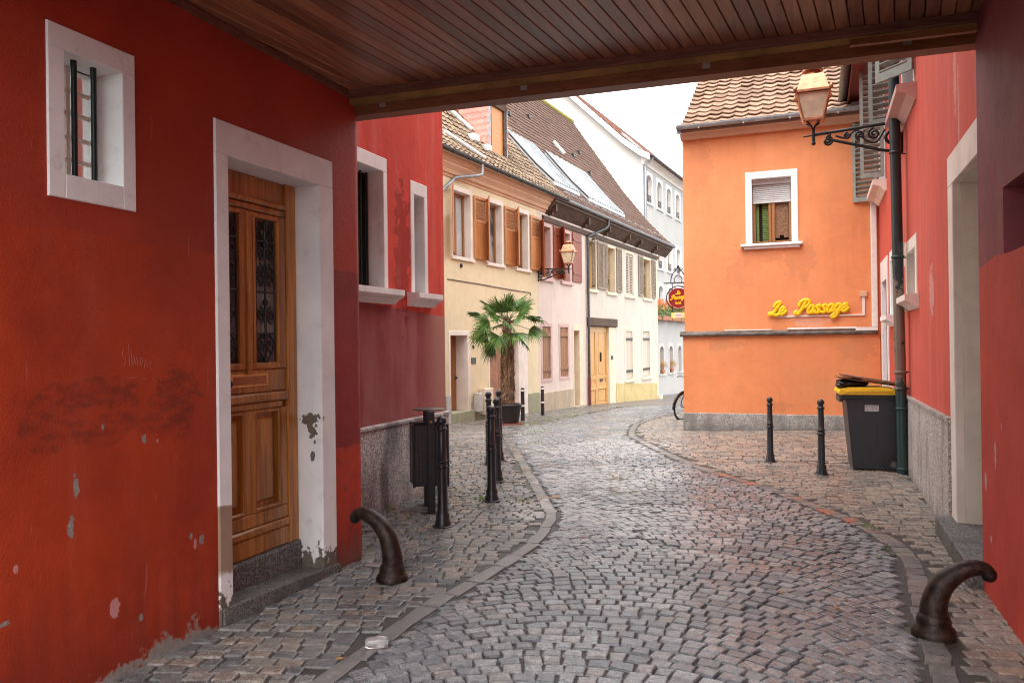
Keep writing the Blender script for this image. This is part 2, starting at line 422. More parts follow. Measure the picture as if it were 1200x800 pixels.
def doorwear(m,col):
    x,y,z=m.xyz(); nz=m.math('MULTIPLY',m.math('SUBTRACT',m.noise(7,4),.5),.16)
    lj=m.step(y,3.72,3.70)
    raw=m.math('MULTIPLY',lj,m.step(m.math('ADD',z,nz),.72,.70))
    raw=m.math('MULTIPLY',raw,m.step(m.math('ADD',z,nz),.33,.36))
    col=m.mix(raw,col,m.mix(m.noise(9,4),(.30,.20,.14),(.42,.30,.22)))
    ft=m.step(m.math('ADD',z,m.math('MULTIPLY',m.noise(16,4,.6),-.55)),-.08,-.11)
    sp=m.spots([(-3.28,4.62,1.13,.09,.03,.04),(-3.27,4.62,1.05,.04,.03,.045),(-3.24,4.62,1.09,.015,.02,.02),(-3.27,4.62,.87,.02,.03,.035),(-3.25,4.62,.97,.012,.02,.015),(-3.235,4.62,1.03,.013,.02,.012)],m.noise(30,3),.3)
    return m.mix(m.math('MAXIMUM',ft,sp),col,m.mix(m.noise(40,3),(.06,.05,.045),(.24,.2,.16)))
M['doorframe']=whitepaint('chipped white jamb paint',(.85,.87,.86),doorwear,.25)
M['white']=whitepaint('white painted stone',(.84,.86,.84))
M['white_clean']=whitepaint('clean white paint',(.86,.85,.83),None,.08)
M['warmwhite']=whitepaint('warm white surround',(.80,.72,.64),None,.2)
M['pinkframe']=whitepaint('dusty pink surround',(.60,.40,.36),None,.25)
M['creamframe']=whitepaint('cream stone surround',(.74,.63,.46),None,.25)
M['stonejamb']=stucco('grey plaster reveal',(.74,.70,.60),bump=.5,var=.12,streak=.15,dirtamt=.3,dirt=(.28,.26,.23))
M['peach']=stucco('peach cornice paint',(.66,.42,.28),bump=.2,var=.08,streak=.1,dirtamt=.2,dirt=(.45,.25,.15))
M['oak']=wood('varnished oak',(.20,.072,.012),(.56,.225,.036),(28,28,1.6),.34,.12,.2,coat=.35)
M['ceil']=wood('varnished ceiling board',(.145,.055,.024),(.32,.14,.068),(30,1.5,30),.38,.38,.2,coat=.2)
M['beam']=wood('brown beam',(.15,.055,.020),(.28,.115,.042),(1.8,30,30),.5,.15,.3)
M['trim']=wood('dark trim board',(.12,.05,.034),(.22,.10,.065),(1.8,30,30),.5,.15,.3)
M['ochre']=plain('ochre painted board',(.34,.22,.07),.6,var=.35,ns=4)
M['shut_or']=wood('orange brown shutter',(.46,.18,.06),(.62,.28,.11),(30,30,2),.5,.12)
M['shut_red']=wood('red brown shutter',(.20,.04,.016),(.30,.065,.025),(30,30,2),.5,.12)
M['shut_gr']=wood('weathered grey shutter',(.25,.185,.13),(.38,.29,.21),(30,30,2),.7,.15)
M['shut_pale']=wood('pale weathered shutter',(.50,.41,.33),(.63,.54,.46),(30,30,2),.7,.12)
M['shut_wood']=wood('old brown shutter boards',(.19,.080,.028),(.34,.165,.068),(30,30,2),.6,.2)
M['shut_sage']=plain('grey green shutter paint',(.25,.28,.245),.55,var=.12)
M['honey']=wood('honey pine door',(.52,.26,.065),(.66,.36,.10),(26,26,1.6),.45,.1,coat=.1)
M['teak']=wood('teak plank door',(.26,.085,.022),(.40,.15,.045),(20,20,8),.45,.15)
M['timber']=wood('old dark timber',(.035,.018,.011),(.12,.056,.026),(4,4,14),.7,.35,.5)
M['winframe']=wood('brown window frame',(.24,.10,.035),(.38,.17,.06),(30,30,2),.45,.1)
M['winyellow']=wood('ochre window frame',(.5,.3,.1),(.62,.4,.15),(30,30,2),.5,.1)
M['glass']=glass('window glass',(.05,.055,.06)); M['glass_pale']=glass('curtained glass',(.42,.45,.47),.12); M['glass_mid']=Mat('grey window glass')
m_=M['glass_mid']; M['glass_mid']=m_.out(m_.mix(m_.step(m_.noise(1.1,2),.42,.58),(.05,.055,.06),(.36,.36,.35)),.1,m_.bump(m_.noise(3,1),.03,.02),spec=.7)
M['iron']=plain('black painted iron',(.012,.012,.013),.38,var=.3,spec=.5)
M['iron_rail']=plain('dark green bar paint',(.006,.022,.018),.4)
M['castiron']=plain('worn brown cast iron',(.030,.017,.012),.42,metal=.4,var=.75,ns=22,bump=.8)
M['bollard']=plain('dark bollard paint',(.014,.016,.02),.33,var=.25)
M['binmetal']=plain('dark bin metal',(.016,.017,.02),.42,var=.25)
M['zinc']=plain('zinc',(.33,.355,.375),.42,metal=.4,var=.2)
M['zinc_dark']=plain('dark zinc gutter',(.085,.085,.085),.4,metal=.6,var=.3)
M['lead']=plain('pale lead flashing',(.55,.56,.56),.45,metal=.2,var=.15)
def pipewear(m,col):
    return m.mix(m.math('MULTIPLY',m.spots([(1.1,10.4,1.9,.2,.2,.45),(1.1,10.4,1.35,.2,.2,.25)],m.noise(14,5),.5),.8),col,(.22,.15,.11))
def greenpipe():
    m=Mat('bottle green pipe paint'); f=m.noise(6,5); _,_,z=m.xyz()
    col=m.mix(m.step(z,.75,2.2),(.012,.040,.036),(.014,.022,.026)); col=pipewear(m,m.mix(m.step(f,.3,.7),col,vary((.014,.03,.03),1.3)))
    return m.out(col,.4,m.bump(m.noise(30,4),.15,.003))
M['pipe']=greenpipe()
M['brass']=plain('polished brass plate',(.62,.42,.16),.3,metal=.9)
M['copper']=plain('copper lantern',(.48,.22,.12),.42,metal=.55,var=.25)
M['frost']=plain('frosted lantern glass',(.60,.50,.36),.35,var=.2,ns=5)
M['plastic']=plain('anthracite plastic',(.030,.032,.040),.42,var=.15,ns=5,bump=.1)
M['plastic_y']=plain('yellow plastic',(.85,.56,.02),.38,var=.05)
M['plastic_b']=plain('black plastic bag',(.012,.012,.013),.25)
M['rubber']=plain('black rubber',(.014,.014,.014),.6)
M['label']=plain('grey label',(.42,.43,.46),.4,var=.3,ns=30)
M['board']=wood('brown fibre board',(.10,.045,.025),(.20,.095,.05),(5,40,40),.6)
M['signred']=plain('dark red sign paint',(.24,.012,.014),.35)
M['signyellow']=plain('yellow sign letters',(.90,.55,.0),.35,var=.03)
M['white_pl']=plain('white plastic conduit',(.80,.78,.73),.45,var=.05)
M['black']=plain('black enamel',(.012,.012,.013),.35)
M['beigebox']=plain('beige meter box',(.72,.62,.48),.5)
M['greybox']=plain('grey meter box',(.5,.49,.47),.5)
M['terracotta']=plain('terracotta pot',(.40,.17,.09),.7)
M['blind']=plain('grey roller blind',(.56,.56,.55),.5,var=.06)
M['blind_or']=wood('orange roller blind',(.50,.20,.06),(.62,.27,.09),(2,2,40),.5,.08)
M['green']=plain('green shutter slats',(.13,.21,.045),.5)
M['curtain']=plain('brown lace curtain',(.24,.12,.06),.7,var=.3,ns=25)
M['darkred']=plain('dark red soffit paint',(.16,.014,.008),.45,var=.15)
M['skylight']=Mat('ribbed skylight glazing').out((.36,.38,.39),.42,spec=.8)
M['clear']=Mat('clear crumpled plastic').out((.9,.9,.9),.08,trans=.85)
M['rust']=plain('rust red paint',(.16,.035,.02),.6)
def leafmat(name,a,b,dead=None,rough=.5):
    m=Mat(name); r=m.attr(); c=m.mix(r,a,b)
    if dead: c=m.mix(m.step(r,.93,.97),c,dead)
    return m.out(c,rough,spec=.4)
M['palm']=leafmat('palm leaf',(.035,.095,.020),(.15,.26,.06),(.3,.2,.08),.4)
M['frond']=leafmat('window box leaves',(.05,.10,.02),(.16,.22,.05))
M['flower']=leafmat('orange and rust flowers',(.62,.20,.03),(.50,.10,.04))
M['drygrass']=leafmat('dry tan grass',(.42,.24,.10),(.52,.32,.14))
M['grass']=leafmat('weed green',(.10,.19,.03),(.26,.36,.06))
M['leaf']=leafmat('fallen leaf',(.30,.16,.04),(.4,.2,.06))
M['fibre']=wood('palm trunk fibre',(.075,.042,.024),(.32,.20,.12),(45,45,7),.9,.5,.8)
def tilemat(name,a,b,lichen=None,amt=.5,edge=None,rough=.75):
    m=Mat(name); r=m.attr(); c=m.mix(r,a,b)
    f=m.noise(7,5,.65); c=m.mix(m.math('MULTIPLY',m.step(f,.5,.75),.5),c,vary(a,.55))
    if lichen: c=m.mix(m.math('MULTIPLY',m.step(m.noise(3.2,6,.7),.55,.68),amt),c,lichen)
    return m.out(c,rough,m.bump(m.noise(40,4),.3,.004),spec=.3)
M['tile_or']=tilemat('ochre clay tiles',(.19,.11,.068),(.33,.205,.135),(.15,.12,.075),.6)
M['tile_old']=tilemat('old mossy clay tiles',(.17,.115,.075),(.30,.215,.145),(.22,.20,.06),.6)
M['tile_brown']=tilemat('brown clay tiles',(.10,.054,.038),(.155,.088,.062),(.09,.06,.045),.5)
M['tile_red']=tilemat('rust red tiles',(.25,.10,.06),(.17,.075,.05),(.13,.07,.05),.7)
M['tile_scale']=tilemat('pink red scale tiles',(.58,.25,.20),(.68,.33,.27),None)
M['moss']=plain('yellow moss',(.28,.24,.06),.9,var=.4)

# setts: wet stone
def sett(name,cols,wet=.5,film=True,paint=False):
    m=Mat(name); r=m.attr(); x,y,z=m.xyz()
    c=m.ramp(r,cols); g=m.noise(22,5,.65)
    c=m.mix(m.step(g,.3,.75),m.mul(c,(.66,.66,.66)),m.mul(c,(1.3,1.3,1.3)))
    g3=m.noise(85,4,.7); c=m.mix(m.step(g3,.38,.64),m.mul(c,(.72,.72,.72)),m.mul(c,(1.22,1.22,1.22)))
    big=m.noise(.75,4); bl=m.step(big,.38,.66)
    c=m.mix(m.math('MULTIPLY',bl,.35),c,m.mul(c,(.6,.6,.62)))
    if paint:
        f=m.math('MULTIPLY',m.step(m.noise(2.2,4),.52,.60),m.math('MULTIPLY',m.step(y,6.9,7.4),m.step(y,11.5,9.2)))
        c=m.mix(m.math('MULTIPLY',f,.85),c,m.mix(m.noise(14,4),(.42,.085,.03),(.30,.12,.07)))
    w=m.noise(1.6,5,.6); 
    ro=m.math('SUBTRACT',.62-.25*wet,m.math('MULTIPLY',m.step(w,.42,.62),.30*wet+.05))
    ro=m.math('ADD',ro,m.math('MULTIPLY',m.math('SUBTRACT',g,.5),.25))
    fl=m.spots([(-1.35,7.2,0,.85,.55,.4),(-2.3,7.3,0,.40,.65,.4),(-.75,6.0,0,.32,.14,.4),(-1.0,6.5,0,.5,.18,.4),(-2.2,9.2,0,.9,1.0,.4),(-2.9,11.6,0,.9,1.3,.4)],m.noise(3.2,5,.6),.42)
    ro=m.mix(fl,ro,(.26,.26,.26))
    c=m.mix(m.math('MULTIPLY',m.math('MULTIPLY',fl,m.step(m.noise(7,6,.7),.36,.60)),.6),c,(.52,.52,.51))  # pale tone put into the colour to imitate wet glare on the mid-road setts
    nr=m.bump(m.noise(70,5,.7),.6,.004); nr=m.bump(m.noise(18,5,.6),.5,.010,nr)
    return m.out(c,ro,nr,spec=.55)
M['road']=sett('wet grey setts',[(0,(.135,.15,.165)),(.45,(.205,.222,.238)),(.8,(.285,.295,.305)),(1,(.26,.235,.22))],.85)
M['pave']=sett('wet brown setts',[(0,(.12,.125,.13)),(.4,(.18,.18,.178)),(.75,(.235,.215,.195)),(1,(.26,.21,.175))],.85)
M['paver']=sett('tan setts',[(0,(.18,.165,.15)),(.4,(.26,.23,.20)),(.75,(.33,.275,.225)),(1,(.36,.27,.205))],.5)
M['kerb']=sett('painted kerb setts',[(0,(.13,.128,.126)),(.5,(.19,.178,.17)),(1,(.23,.20,.18))],.5,paint=True)
def channel():
    m=Mat('wet smooth channel stone'); a=m.attr(); f=m.noise(5,5); c=m.mix(f,(.10,.097,.094),(.22,.21,.205))
    w=m.step(m.noise(16,6,.7),.56,.66); c=m.mix(m.math('MULTIPLY',w,.4),c,(.36,.35,.34))
    return m.out(c,m.math('ADD',.30,m.math('MULTIPLY',m.noise(9,4),.25)),m.bump(m.noise(14,5),.3,.008),spec=.6)
M['channel']=channel()
def mortar():
    m=Mat('dark wet joint sand'); f=m.noise(30,5); f2=m.noise(1.2,4)
    c=m.mix(f,(.02,.019,.018),(.06,.056,.05)); c=m.mix(m.step(f2,.5,.7),c,(.07,.062,.05))
    return m.out(c,.6,m.bump(f,.6,.01))
M['mortar']=mortar()
def farcobble():
    m=Mat('distant setts'); v=m.vor(7.5,out='Distance'); x=m.n('ShaderNodeTexVoronoi'); m.L.new(m.pos(),x.inputs[0]); x.inputs['Scale'].default_value=7.5
    s=m.n('ShaderNodeSeparateColor'); m.L.new(x.outputs['Color'],s.inputs[0])
    c=m.ramp(s.outputs[0],[(0,(.09,.08,.075)),(1,(.19,.16,.145))])
    return m.out(c,.42,m.bump(v,.4,.02))
M['far']=farcobble()

# ------------------------------------------------------------------ ground sheet, setts
XL=[(-6,-2.25),(3.4,-2.22),(4.45,-2.19),(5.3,-2.11),(6.0,-2.1),(6.9,-2.24),(7.7,-2.58),(9.8,-3.56),(12.1,-4.62),(13.8,-5.3),(16,-5.75),(20,-6.0),(26,-5.9),(34,-5.2),(60,-4)]
XR=[(-6,.6),(3,.62),(4.8,.64),(5.9,.72),(6.66,.70),(7.47,.46),(8.1,.12),(9.0,-.40),(9.7,-.92),(10.74,-1.58),(12.5,-2.40),(14,-2.95),(16.4,-3.4),(18,-3.55),(20,-3.5),(24,-3.3),(60,-2)]
XL=crv([(b,a) for a,b in XL],6); XL=[(b,a) for a,b in XL]; XR=crv([(b,a) for a,b in XR],6); XR=[(b,a) for a,b in XR]
xl=lambda y: interp(XL,y); xr=lambda y: interp(XR,y)
def slope_y(x,y): return (gz(x,y+.2)-gz(x,y-.2))/.4

g=MB()
ys=[-300,-60,-20,-6]+[i*1.0 for i in range(-5,72)]+[90,130,300]
xs=[-300,-60,-20]+[-14+1.0*i for i in range(0,22)]+[14,40,300]
nx=len(xs)
V=[(x,y,gz(x,y)) for y in ys for x in xs]
g.add(V,[(j*nx+i,j*nx+i+1,(j+1)*nx+i+1,(j+1)*nx+i) for j in range(len(ys)-1) for i in range(nx-1)])
struct(g,'ground',M['mortar'])

def stone(mb,cx,cy,ca,sa,lu,lv,r,h=.014,dz=.0025,bev=.007):
    """one sett: centre, direction of its long side, half sizes handled here"""
    a=lu/2;b=lv/2;j=min(.012,.1*lv)
    tx=random.gauss(0,.017); ty=random.gauss(0,.017); d=random.gauss(0,dz)
    z0=gz(cx,cy)+h+d
    sy=slope_y(cx,cy) if cy>10.5 else 0
    c=[(-a,-b),(a,-b),(a,b),(-a,b)]
    c=[(u+random.uniform(-j,j),v+random.uniform(-j,j)) for u,v in c]
    def pt(u,v,z):
        x=u*ca-v*sa; y=u*sa+v*ca
        return (cx+x,cy+y,z0+z+u*tx+v*ty+sy*y)
    k=1-bev/a; q=1-bev/b
    V=[pt(u,v,-.05) for u,v in c]+[pt(u,v,-.011) for u,v in c]+[pt(u*(.5+.5*k),v*(.5+.5*q),-.0025) for u,v in c]+[pt(u*k*.97,v*q*.97,0) for u,v in c]
    fs=[]
    for l in range(3):
        for i in range(4): fs.append((l*4+i,l*4+(i+1)%4,l*4+4+(i+1)%4,l*4+4+i))
    fs.append((12,13,14,15))
    mb.add(V,fs,r,False)

# centre line of the roadway
CL=[]
y=-3.0
while y<27:
    CL.append(((xl(y)+xr(y))/2,y)); y+=.05
cum=[0]
for a,b in zip(CL,CL[1:]): cum.append(cum[-1]+math.hypot(b[0]-a[0],b[1]-a[1]))
import bisect
def cpt(s):
    s=max(0,min(cum[-1]-1e-6,s)); i=max(0,min(len(CL)-2,bisect.bisect_right(cum,s)-1)); t=(s-cum[i])/(cum[i+1]-cum[i])
    a,b=CL[i],CL[i+1]
    i0=max(0,i-14);i1=min(len(CL)-1,i+15); dx=CL[i1][0]-CL[i0][0];dy=CL[i1][1]-CL[i0][1];L=math.hypot(dx,dy)
    return a[0]+(b[0]-a[0])*t,a[1]+(b[1]-a[1])*t,dx/L,dy/L
rd=MB(); RA=1.5; s=3.2
while s<cum[-1]-.5:
    cx,cy,dx,dy=cpt(s)
    step=.104 if cy<12 else .13
    half=(xr(cy)-xl(cy))/2+.35
    u=-RA*1.2+random.uniform(0,.1)
    while u<RA*1.2:
        lu=random.uniform(.084,.124)*(1.0 if cy<12 else 1.15)
        th=(u+lu/2)/RA; u+=lu+.008
        if abs(th)>1.2: continue
        la=RA*math.sin(th); fw=RA*(math.cos(th)-1)*.95
        x,y,ex,ey=cpt(s+fw); px=x+la*ey; py=y-la*ex
        if not(xl(py)+.105<px<xr(py)-.125) or py<1.0: continue
        ang=math.atan2(ey,ex)-PI/2-th*.95+random.gauss(0,.035)
        lv=step*.97*(.30+.70*math.cos(th))*random.uniform(.93,1.04)
        stone(rd,px,py,math.cos(ang),math.sin(ang),lu,lv-.006,random.random())
    s+=step
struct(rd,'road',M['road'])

# pavements: courses laid across
SLL=Fr((-8.55,17.0),(2.1,22.8),(22.8,-2.1))
def wallx(y):  # left limit of the paving
    if y<5.22: return -3.18
    if y<8.2: return -3.88
    return -9.5
def block_right(y): return 1.12 if y<15 else -2.0-.09*(y-15)
def pavement(name,side,mat,mat_s):
    mb=MB(); y=-.8
    while y<29:
        dv=(.098 if y<11 else .13)*random.uniform(.92,1.08)
        a,b=(-9.5,-1.9) if side<0 else (-3.6,1.25)
        skew=.30 if side<0 else .2
        x=a+random.uniform(-.05,.08)
        while x<b-.04:
            lu=random.uniform(.095,.17)*(1 if y<11 else 1.15)
            cx=x+lu/2
            yy=y+skew*(cx+(3 if side<0 else -1))+.015*math.sin(cx*3+y)
            if side<0: ok=1<yy<27 and cx+lu*.42<xl(yy)-.055 and cx>wallx(yy)-.05
            else: ok=1<yy<27 and cx-lu*.42>xr(yy)+.08 and cx<block_right(yy)+.05
            if ok:
                stone(mb,cx,yy,math.cos(math.atan(skew)),math.sin(math.atan(skew)),lu-.009,dv-.009,random.random(),dz=.0025)
            x+=lu
        y+=dv
    struct(mb,name,mat)
pavement('left_pavement',-1,M['pave'],0)
pavement('right_pavement',1,M['paver'],0)

# smooth channel stones on the left, kerb course on the right
ch=MB(); kb=MB(); rd2=MB()
def along(tab,y0,y1,step,w,mb,jit):
    y=y0
    while y<y1:
        x=interp(tab,y); x2=interp(tab,y+.1); L=math.hypot(x2-x,.1); dx,dy=(x2-x)/L,.1/L
        l=step*random.uniform(1-jit,1+jit)
        cx=x+dx*l/2; cy=y+dy*l/2
        stone(mb,interp(tab,cy),cy,dx,dy,l-.008,w,random.random(),bev=.004,dz=.001,h=.0125)
        y+=dy*l
along(XL,1.2,7.1,.32,.115,ch,.3); along(XL,7.1,20,.15,.12,rd2,.2); along(XR,1.2,26,.15,.125,kb,.2)
struct(ch,'gutter_channel',M['channel']); struct(kb,'kerb',M['kerb']); struct(rd2,'kerb_course',M['pave'])
# shallow rain water standing between the stones
wat=Mat('shallow rain water').out((.95,.96,.97),.04,trans=1.0); wat.node_tree.nodes['Principled BSDF'].inputs['IOR'].default_value=1.33
pw=MB(); rp_=random.Random(5)
for (px,py,ax,ay) in ((-1.02,5.95,.13,.16),(-1.24,6.7,.17,.28),(-1.48,7.55,.22,.34),(-1.85,8.5,.26,.40),(-2.2,9.5,.3,.5),(-1.6,6.3,.16,.14)):
    n=44; ph=[rp_.uniform(0,6.28) for _ in range(6)]
    pts=[]
    for i in range(n):
        a=2*PI*i/n; k=1+.22*math.sin(2*a+ph[0])+.16*math.sin(3*a+ph[1])+.12*math.sin(5*a+ph[2])+.10*math.sin(8*a+ph[3])+.06*math.sin(13*a+ph[4])
        pts.append((px+ax*k*math.cos(a),py+ay*k*math.sin(a),.0118))
    pw.add(pts+[(px,py,.0118)],[(n,i,(i+1)%n) for i in range(n)])
struct(pw,'puddle_water',wat)
# lane beyond the last laid setts
fa=MB(); ysf=[26.3+1.5*i for i in range(0,30)]; xf=[-16+1.5*i for i in range(0,12)]
V=[(x,y,gz(x,y)+.012) for y in ysf for x in xf]; q=len(xf)
fa.add(V,[(j*q+i,j*q+i+1,(j+1)*q+i+1,(j+1)*q+i) for j in range(len(ysf)-1) for i in range(q-1)])
struct(fa,'street',M['far'])
# ------------------------------------------------------------------ passage house
FL=Fr((-3.2,0),(0,1),(1,0))        # left inner wall: s=Y, o=+X
FRD=Fr((1.08,0),(0,1),(-1,0))      # right inner wall
H1=thing('passage_house','deep red house bridging the lane with its wooden passage ceiling and carved oak door','house',(-3.6,3.0,0))
mb=MB()
facade(mb,FL,-3.0,5.10,-.3,3.75,[(2.52,3.01,2.35,3.15),(3.58,4.78,-.3,2.99)],.45)
# rounded outer corner and its return
arc=[(-3.2-.12+.12*math.cos(a),5.10+.12*math.sin(a)) for a in [PI/2*i/8 for i in range(9)]]
V=[(x,y,-.3) for x,y in arc]+[(x,y,3.75) for x,y in arc]
mb.add(V,[(i,i+1,10+i,9+i) for i in range(8)],.5,True)
mb.box(-4.5,-3.32,5.0,5.22,-.3,3.75)

w=mb.obj('wall',M['left'],H1)
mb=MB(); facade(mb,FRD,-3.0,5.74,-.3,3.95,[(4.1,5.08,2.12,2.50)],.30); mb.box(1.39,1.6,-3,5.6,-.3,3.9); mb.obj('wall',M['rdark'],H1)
# upper storey over the passage
mb=MB()
pl=[(-3.68,1.5),(1.6,1.5),(1.6,5.95),(1.05,5.86),(-3.3,5.19),(-3.68,5.19)]
mb.add([(x,y,3.80+.036*(x+3.2)) for x,y in pl]+[(x,y,7.4) for x,y in pl],[(5,4,3,2,1,0),(6,7,8,9,10,11)]+[(i,(i+1)%6,6+(i+1)%6,6+i) for i in range(6)])
mb.obj('upper_storey',M['upper'],H1)
mb=MB(); mb.add([(-3.9,1.3,7.35),(1.8,1.3,7.35),(1.8,6.1,7.35),(-3.9,5.5,7.35),(-1.1,1.3,9.6),(-1.1,5.8,9.6)],[(0,3,5,4),(1,4,5,2),(0,4,1),(3,2,5),(0,1,2,3)]); mb.obj('roof',M['tile_brown'],H1)
# ceiling boards
zc=lambda x:3.575+.036*(x+3.2)
fy=lambda x:4.98+.156*(x+3.2)
mb=MB(); t=R(6); ca,sa=math.cos(t),math.sin(t); u=-4.3
while u<2.6:
    wdt=.089
    # board between u and u+w measured across at the front edge
    cut=random.uniform(.8,3.0)
    for seg in range(2):
        r=random.random()
        x0=u;x1=u+wdt-.005
        def P2(x,back,z): 
            yb=fy(x)+.02-back; xx=x-math.tan(t)*back
            return (xx,yb,zc(max(-3.6,min(1.6,xx)))+z)
        if seg==0: ba,bb=0,cut
        else: ba,bb=cut+.003,3.7
        c=.004
        V=[P2(x0,ba,.006),P2(x0+c,ba,0),P2(x1-c,ba,0),P2(x1,ba,.006),P2(x0,bb,.006),P2(x0+c,bb,0),P2(x1-c,bb,0),P2(x1,bb,.006),P2(x0,ba,.02),P2(x1,ba,.02),P2(x0,bb,.02),P2(x1,bb,.02)]
        mb.add(V,[(0,1,5,4),(1,2,6,5),(2,3,7,6),(8,0,4,10),(3,9,11,7),(1,0,8,9,3,2),(4,5,6,7,11,10),(8,10,11,9)],r)
    u+=wdt
# dark backing above the boards
mb.add([(-4.4,1.52,3.60),(1.5,1.52,3.80),(1.5,5.7,3.80),(-4.4,4.9,3.60)],[(0,1,2,3)],0)
mb.obj('ceiling',M['ceil'],H1)
mb=MB(); mb.hexa([(-3.6,1.40,3.45),(1.5,1.40,3.6),(1.5,1.48,3.6),(-3.6,1.48,3.45),(-3.6,1.40,4.1),(1.5,1.40,4.1),(1.5,1.48,4.1),(-3.6,1.48,4.1)]); mb.obj('light_stop_board',M['beam'],H1)  # added out of view to stop light leaking in above the ceiling boards
FB=Fr((-3.2,5.0),(1,.156),(.156,-1))   # along the beam, o towards the camera
def sloped(mb,F,s0,s1,za,zb,o0,o1,sl=.036):
    P=F.P; f=lambda s:sl*s
    mb.hexa([P(s0,za+f(s0),o0),P(s1,za+f(s1),o0),P(s1,za+f(s1),o1),P(s0,za+f(s0),o1),P(s0,zb+f(s0),o0),P(s1,zb+f(s1),o0),P(s1,zb+f(s1),o1),P(s0,zb+f(s0),o1)])
mb=MB(); sloped(mb,FB,-.1,4.42,3.525,3.60,-.03,.02); mb.obj('trim_board',M['trim'],H1)
mb=MB(); sloped(mb,FB,-.1,4.42,3.487,4.05,-.10,-.034,.040); mb.obj('backing_board',M['ochre'],H1)
mb=MB(); P=FB.P
za=lambda s:3.415+.036*s; zt=lambda s:3.518+.052*s
V=[P(-.1,za(-.1),-.24),P(4.40,za(4.4),-.24),P(4.40,za(4.4),-.106),P(-.1,za(-.1),-.106),P(-.1,zt(-.1),-.24),P(4.4,zt(4.4),-.24),P(4.4,zt(4.4),-.106),P(-.1,zt(-.1),-.106)]
mb.hexa(V); mb.obj('beam',M['beam'],H1)
for sx in (.22,1.32,2.62,3.92):
    mb=MB(); P=FB.P; z0=za(sx)+.045
    mb.hexa([P(sx,z0,-.106),P(sx+.05,z0,-.106),P(sx+.05,z0,-.100),P(sx,z0,-.100),P(sx,z0+.10,-.106),P(sx+.05,z0+.10,-.106),P(sx+.05,z0+.10,-.100),P(sx,z0+.10,-.100)])
    for a,b in ((.014,.03),(.036,.03),(.014,.07),(.036,.07)):
        mb.sphere(P(sx+a,z0+b,-.099),.004,n=6,m=4)
    mb.obj('metal_bracket',M['zinc'],H1)
mb=MB(); sloped(mb,FB,3.55,4.3,3.43,3.47,.05,.09); mb.obj('loose_batten',M['beam'],H1)
mb=MB(); mb.fbox(FL,1.55,5.06,3.53,3.566,.0,.03); mb.obj('cove_strip',M['trim'],H1)
MILK=Mat('milky glass').out((.93,.94,.93),.35,trans=1.0); MILK.node_tree.nodes['Principled BSDF'].inputs['IOR'].default_value=1.08
# small barred window
wd=MB(); surround(wd,FL,2.52,3.01,2.35,3.15,.085,.08,.11,.115,-.26,.012); wn=wd.obj('window',M['white'],H1)
mb=MB(); mb.fbox(FL,2.605,2.93,2.465,3.04,-.19,-.175); mb.obj('pane',MILK,wn)
mb=MB()
for z in (2.57,2.68,2.80,2.91): mb.fbox(FL,2.605,2.93,z,z+.02,-.174,-.16)
for a in (2.607,2.75,2.905): mb.fbox(FL,a,a+.022,2.466,3.039,-.1745,-.157)
mb.obj('sash',M['warmwhite'],wn)
for a in (2.72,2.83):
    mb=MB(); mb.tube([FL.P(a,2.45,-.07),FL.P(a,3.05,-.07)],.015,8); mb.obj('bar',M['iron_rail'],wn)
# door frame (white jambs), step and threshold
mb=MB()
mb.fbox(FL,3.58,3.69,-.05,2.79,-.34,.014,bev=.006); mb.fbox(FL,4.61,4.78,.055,2.79,-.34,.014,bev=.006); mb.fbox(FL,3.58,4.78,2.79,2.99,-.34,.014,bev=.006)
mb.obj('door_frame',M['doorframe'],H1)
mb=MB()
V=[(-3.55,3.60,-.1),(-3.165,3.60,-.1),(-3.165,4.80,-.1),(-3.55,4.80,-.1),(-3.55,3.60,.125),(-3.172,3.60,.12),(-3.172,4.80,.065),(-3.55,4.80,.07)]
mb.hexa(V); mb.obj('door_step',M['stepstone'],H1)
mb=MB(); mb.fbox(FL,3.691,4.609,.06,.27,-.40,-.165,bev=.015); mb.obj('threshold',M['stepstone'],H1)
# carved oak door
D=MB(); y0,y1=3.60,4.605; o=-.21
D.fbox(FL,y0,y1,.272,2.79,-.27,o-.03)                          # back
def board(a,b,c,d,p,bev=.006): D.fbox(FL,a,b,c,d,o-.031,o+p,random.random(),bev)
board(4.50,4.605,.272,2.79,.022); board(3.60,3.705,.272,2.79,.022)      # casing
board(3.706,4.499,2.64,2.789,.0); board(3.706,4.499,2.60,2.638,.045,.012); board(3.72,4.485,2.555,2.598,.025,.01)
for a,b in ((4.43,4.498),(4.045,4.155),(3.707,3.775)): board(a,b,1.50,2.553,.012)
board(4.085,4.115,1.47,2.54,.034,.01)
for a,b in ((3.776,4.044),(4.156,4.429)):
    board(a,b,2.515,2.552,.008); board(a,b,1.50,1.545,.02,.01)
    # moulding round the light
    board(a,a+.022,1.546,2.514,.022,.008); board(b-.022,b,1.546,2.514,.022,.008)
board(3.707,4.498,1.345,1.498,.006)
board(3.74,4.47,1.285,1.343,.05,.014); board(3.77,4.44,1.235,1.283,.028,.01)
for a,b in ((4.42,4.498),(4.06,4.14),(3.707,3.785)): board(a,b,.55,1.233,.012)
board(3.707,4.498,.46,.548,.012); board(3.707,4.498,.40,.458,.030,.012); board(3.707,4.498,.274,.398,.016)
for a,b in ((3.786,4.059),(4.141,4.419)):
    board(a,a+.022,.551,1.232,.018,.008); board(b-.022,b,.551,1.232,.018,.008); board(a+.022,b-.022,1.205,1.232,.018,.008); board(a+.022,b-.022,.551,.578,.018,.008)
    board(a+.05,b-.05,.61,1.17,-.004,.014)
door=D.obj('door',M['oak'],H1)
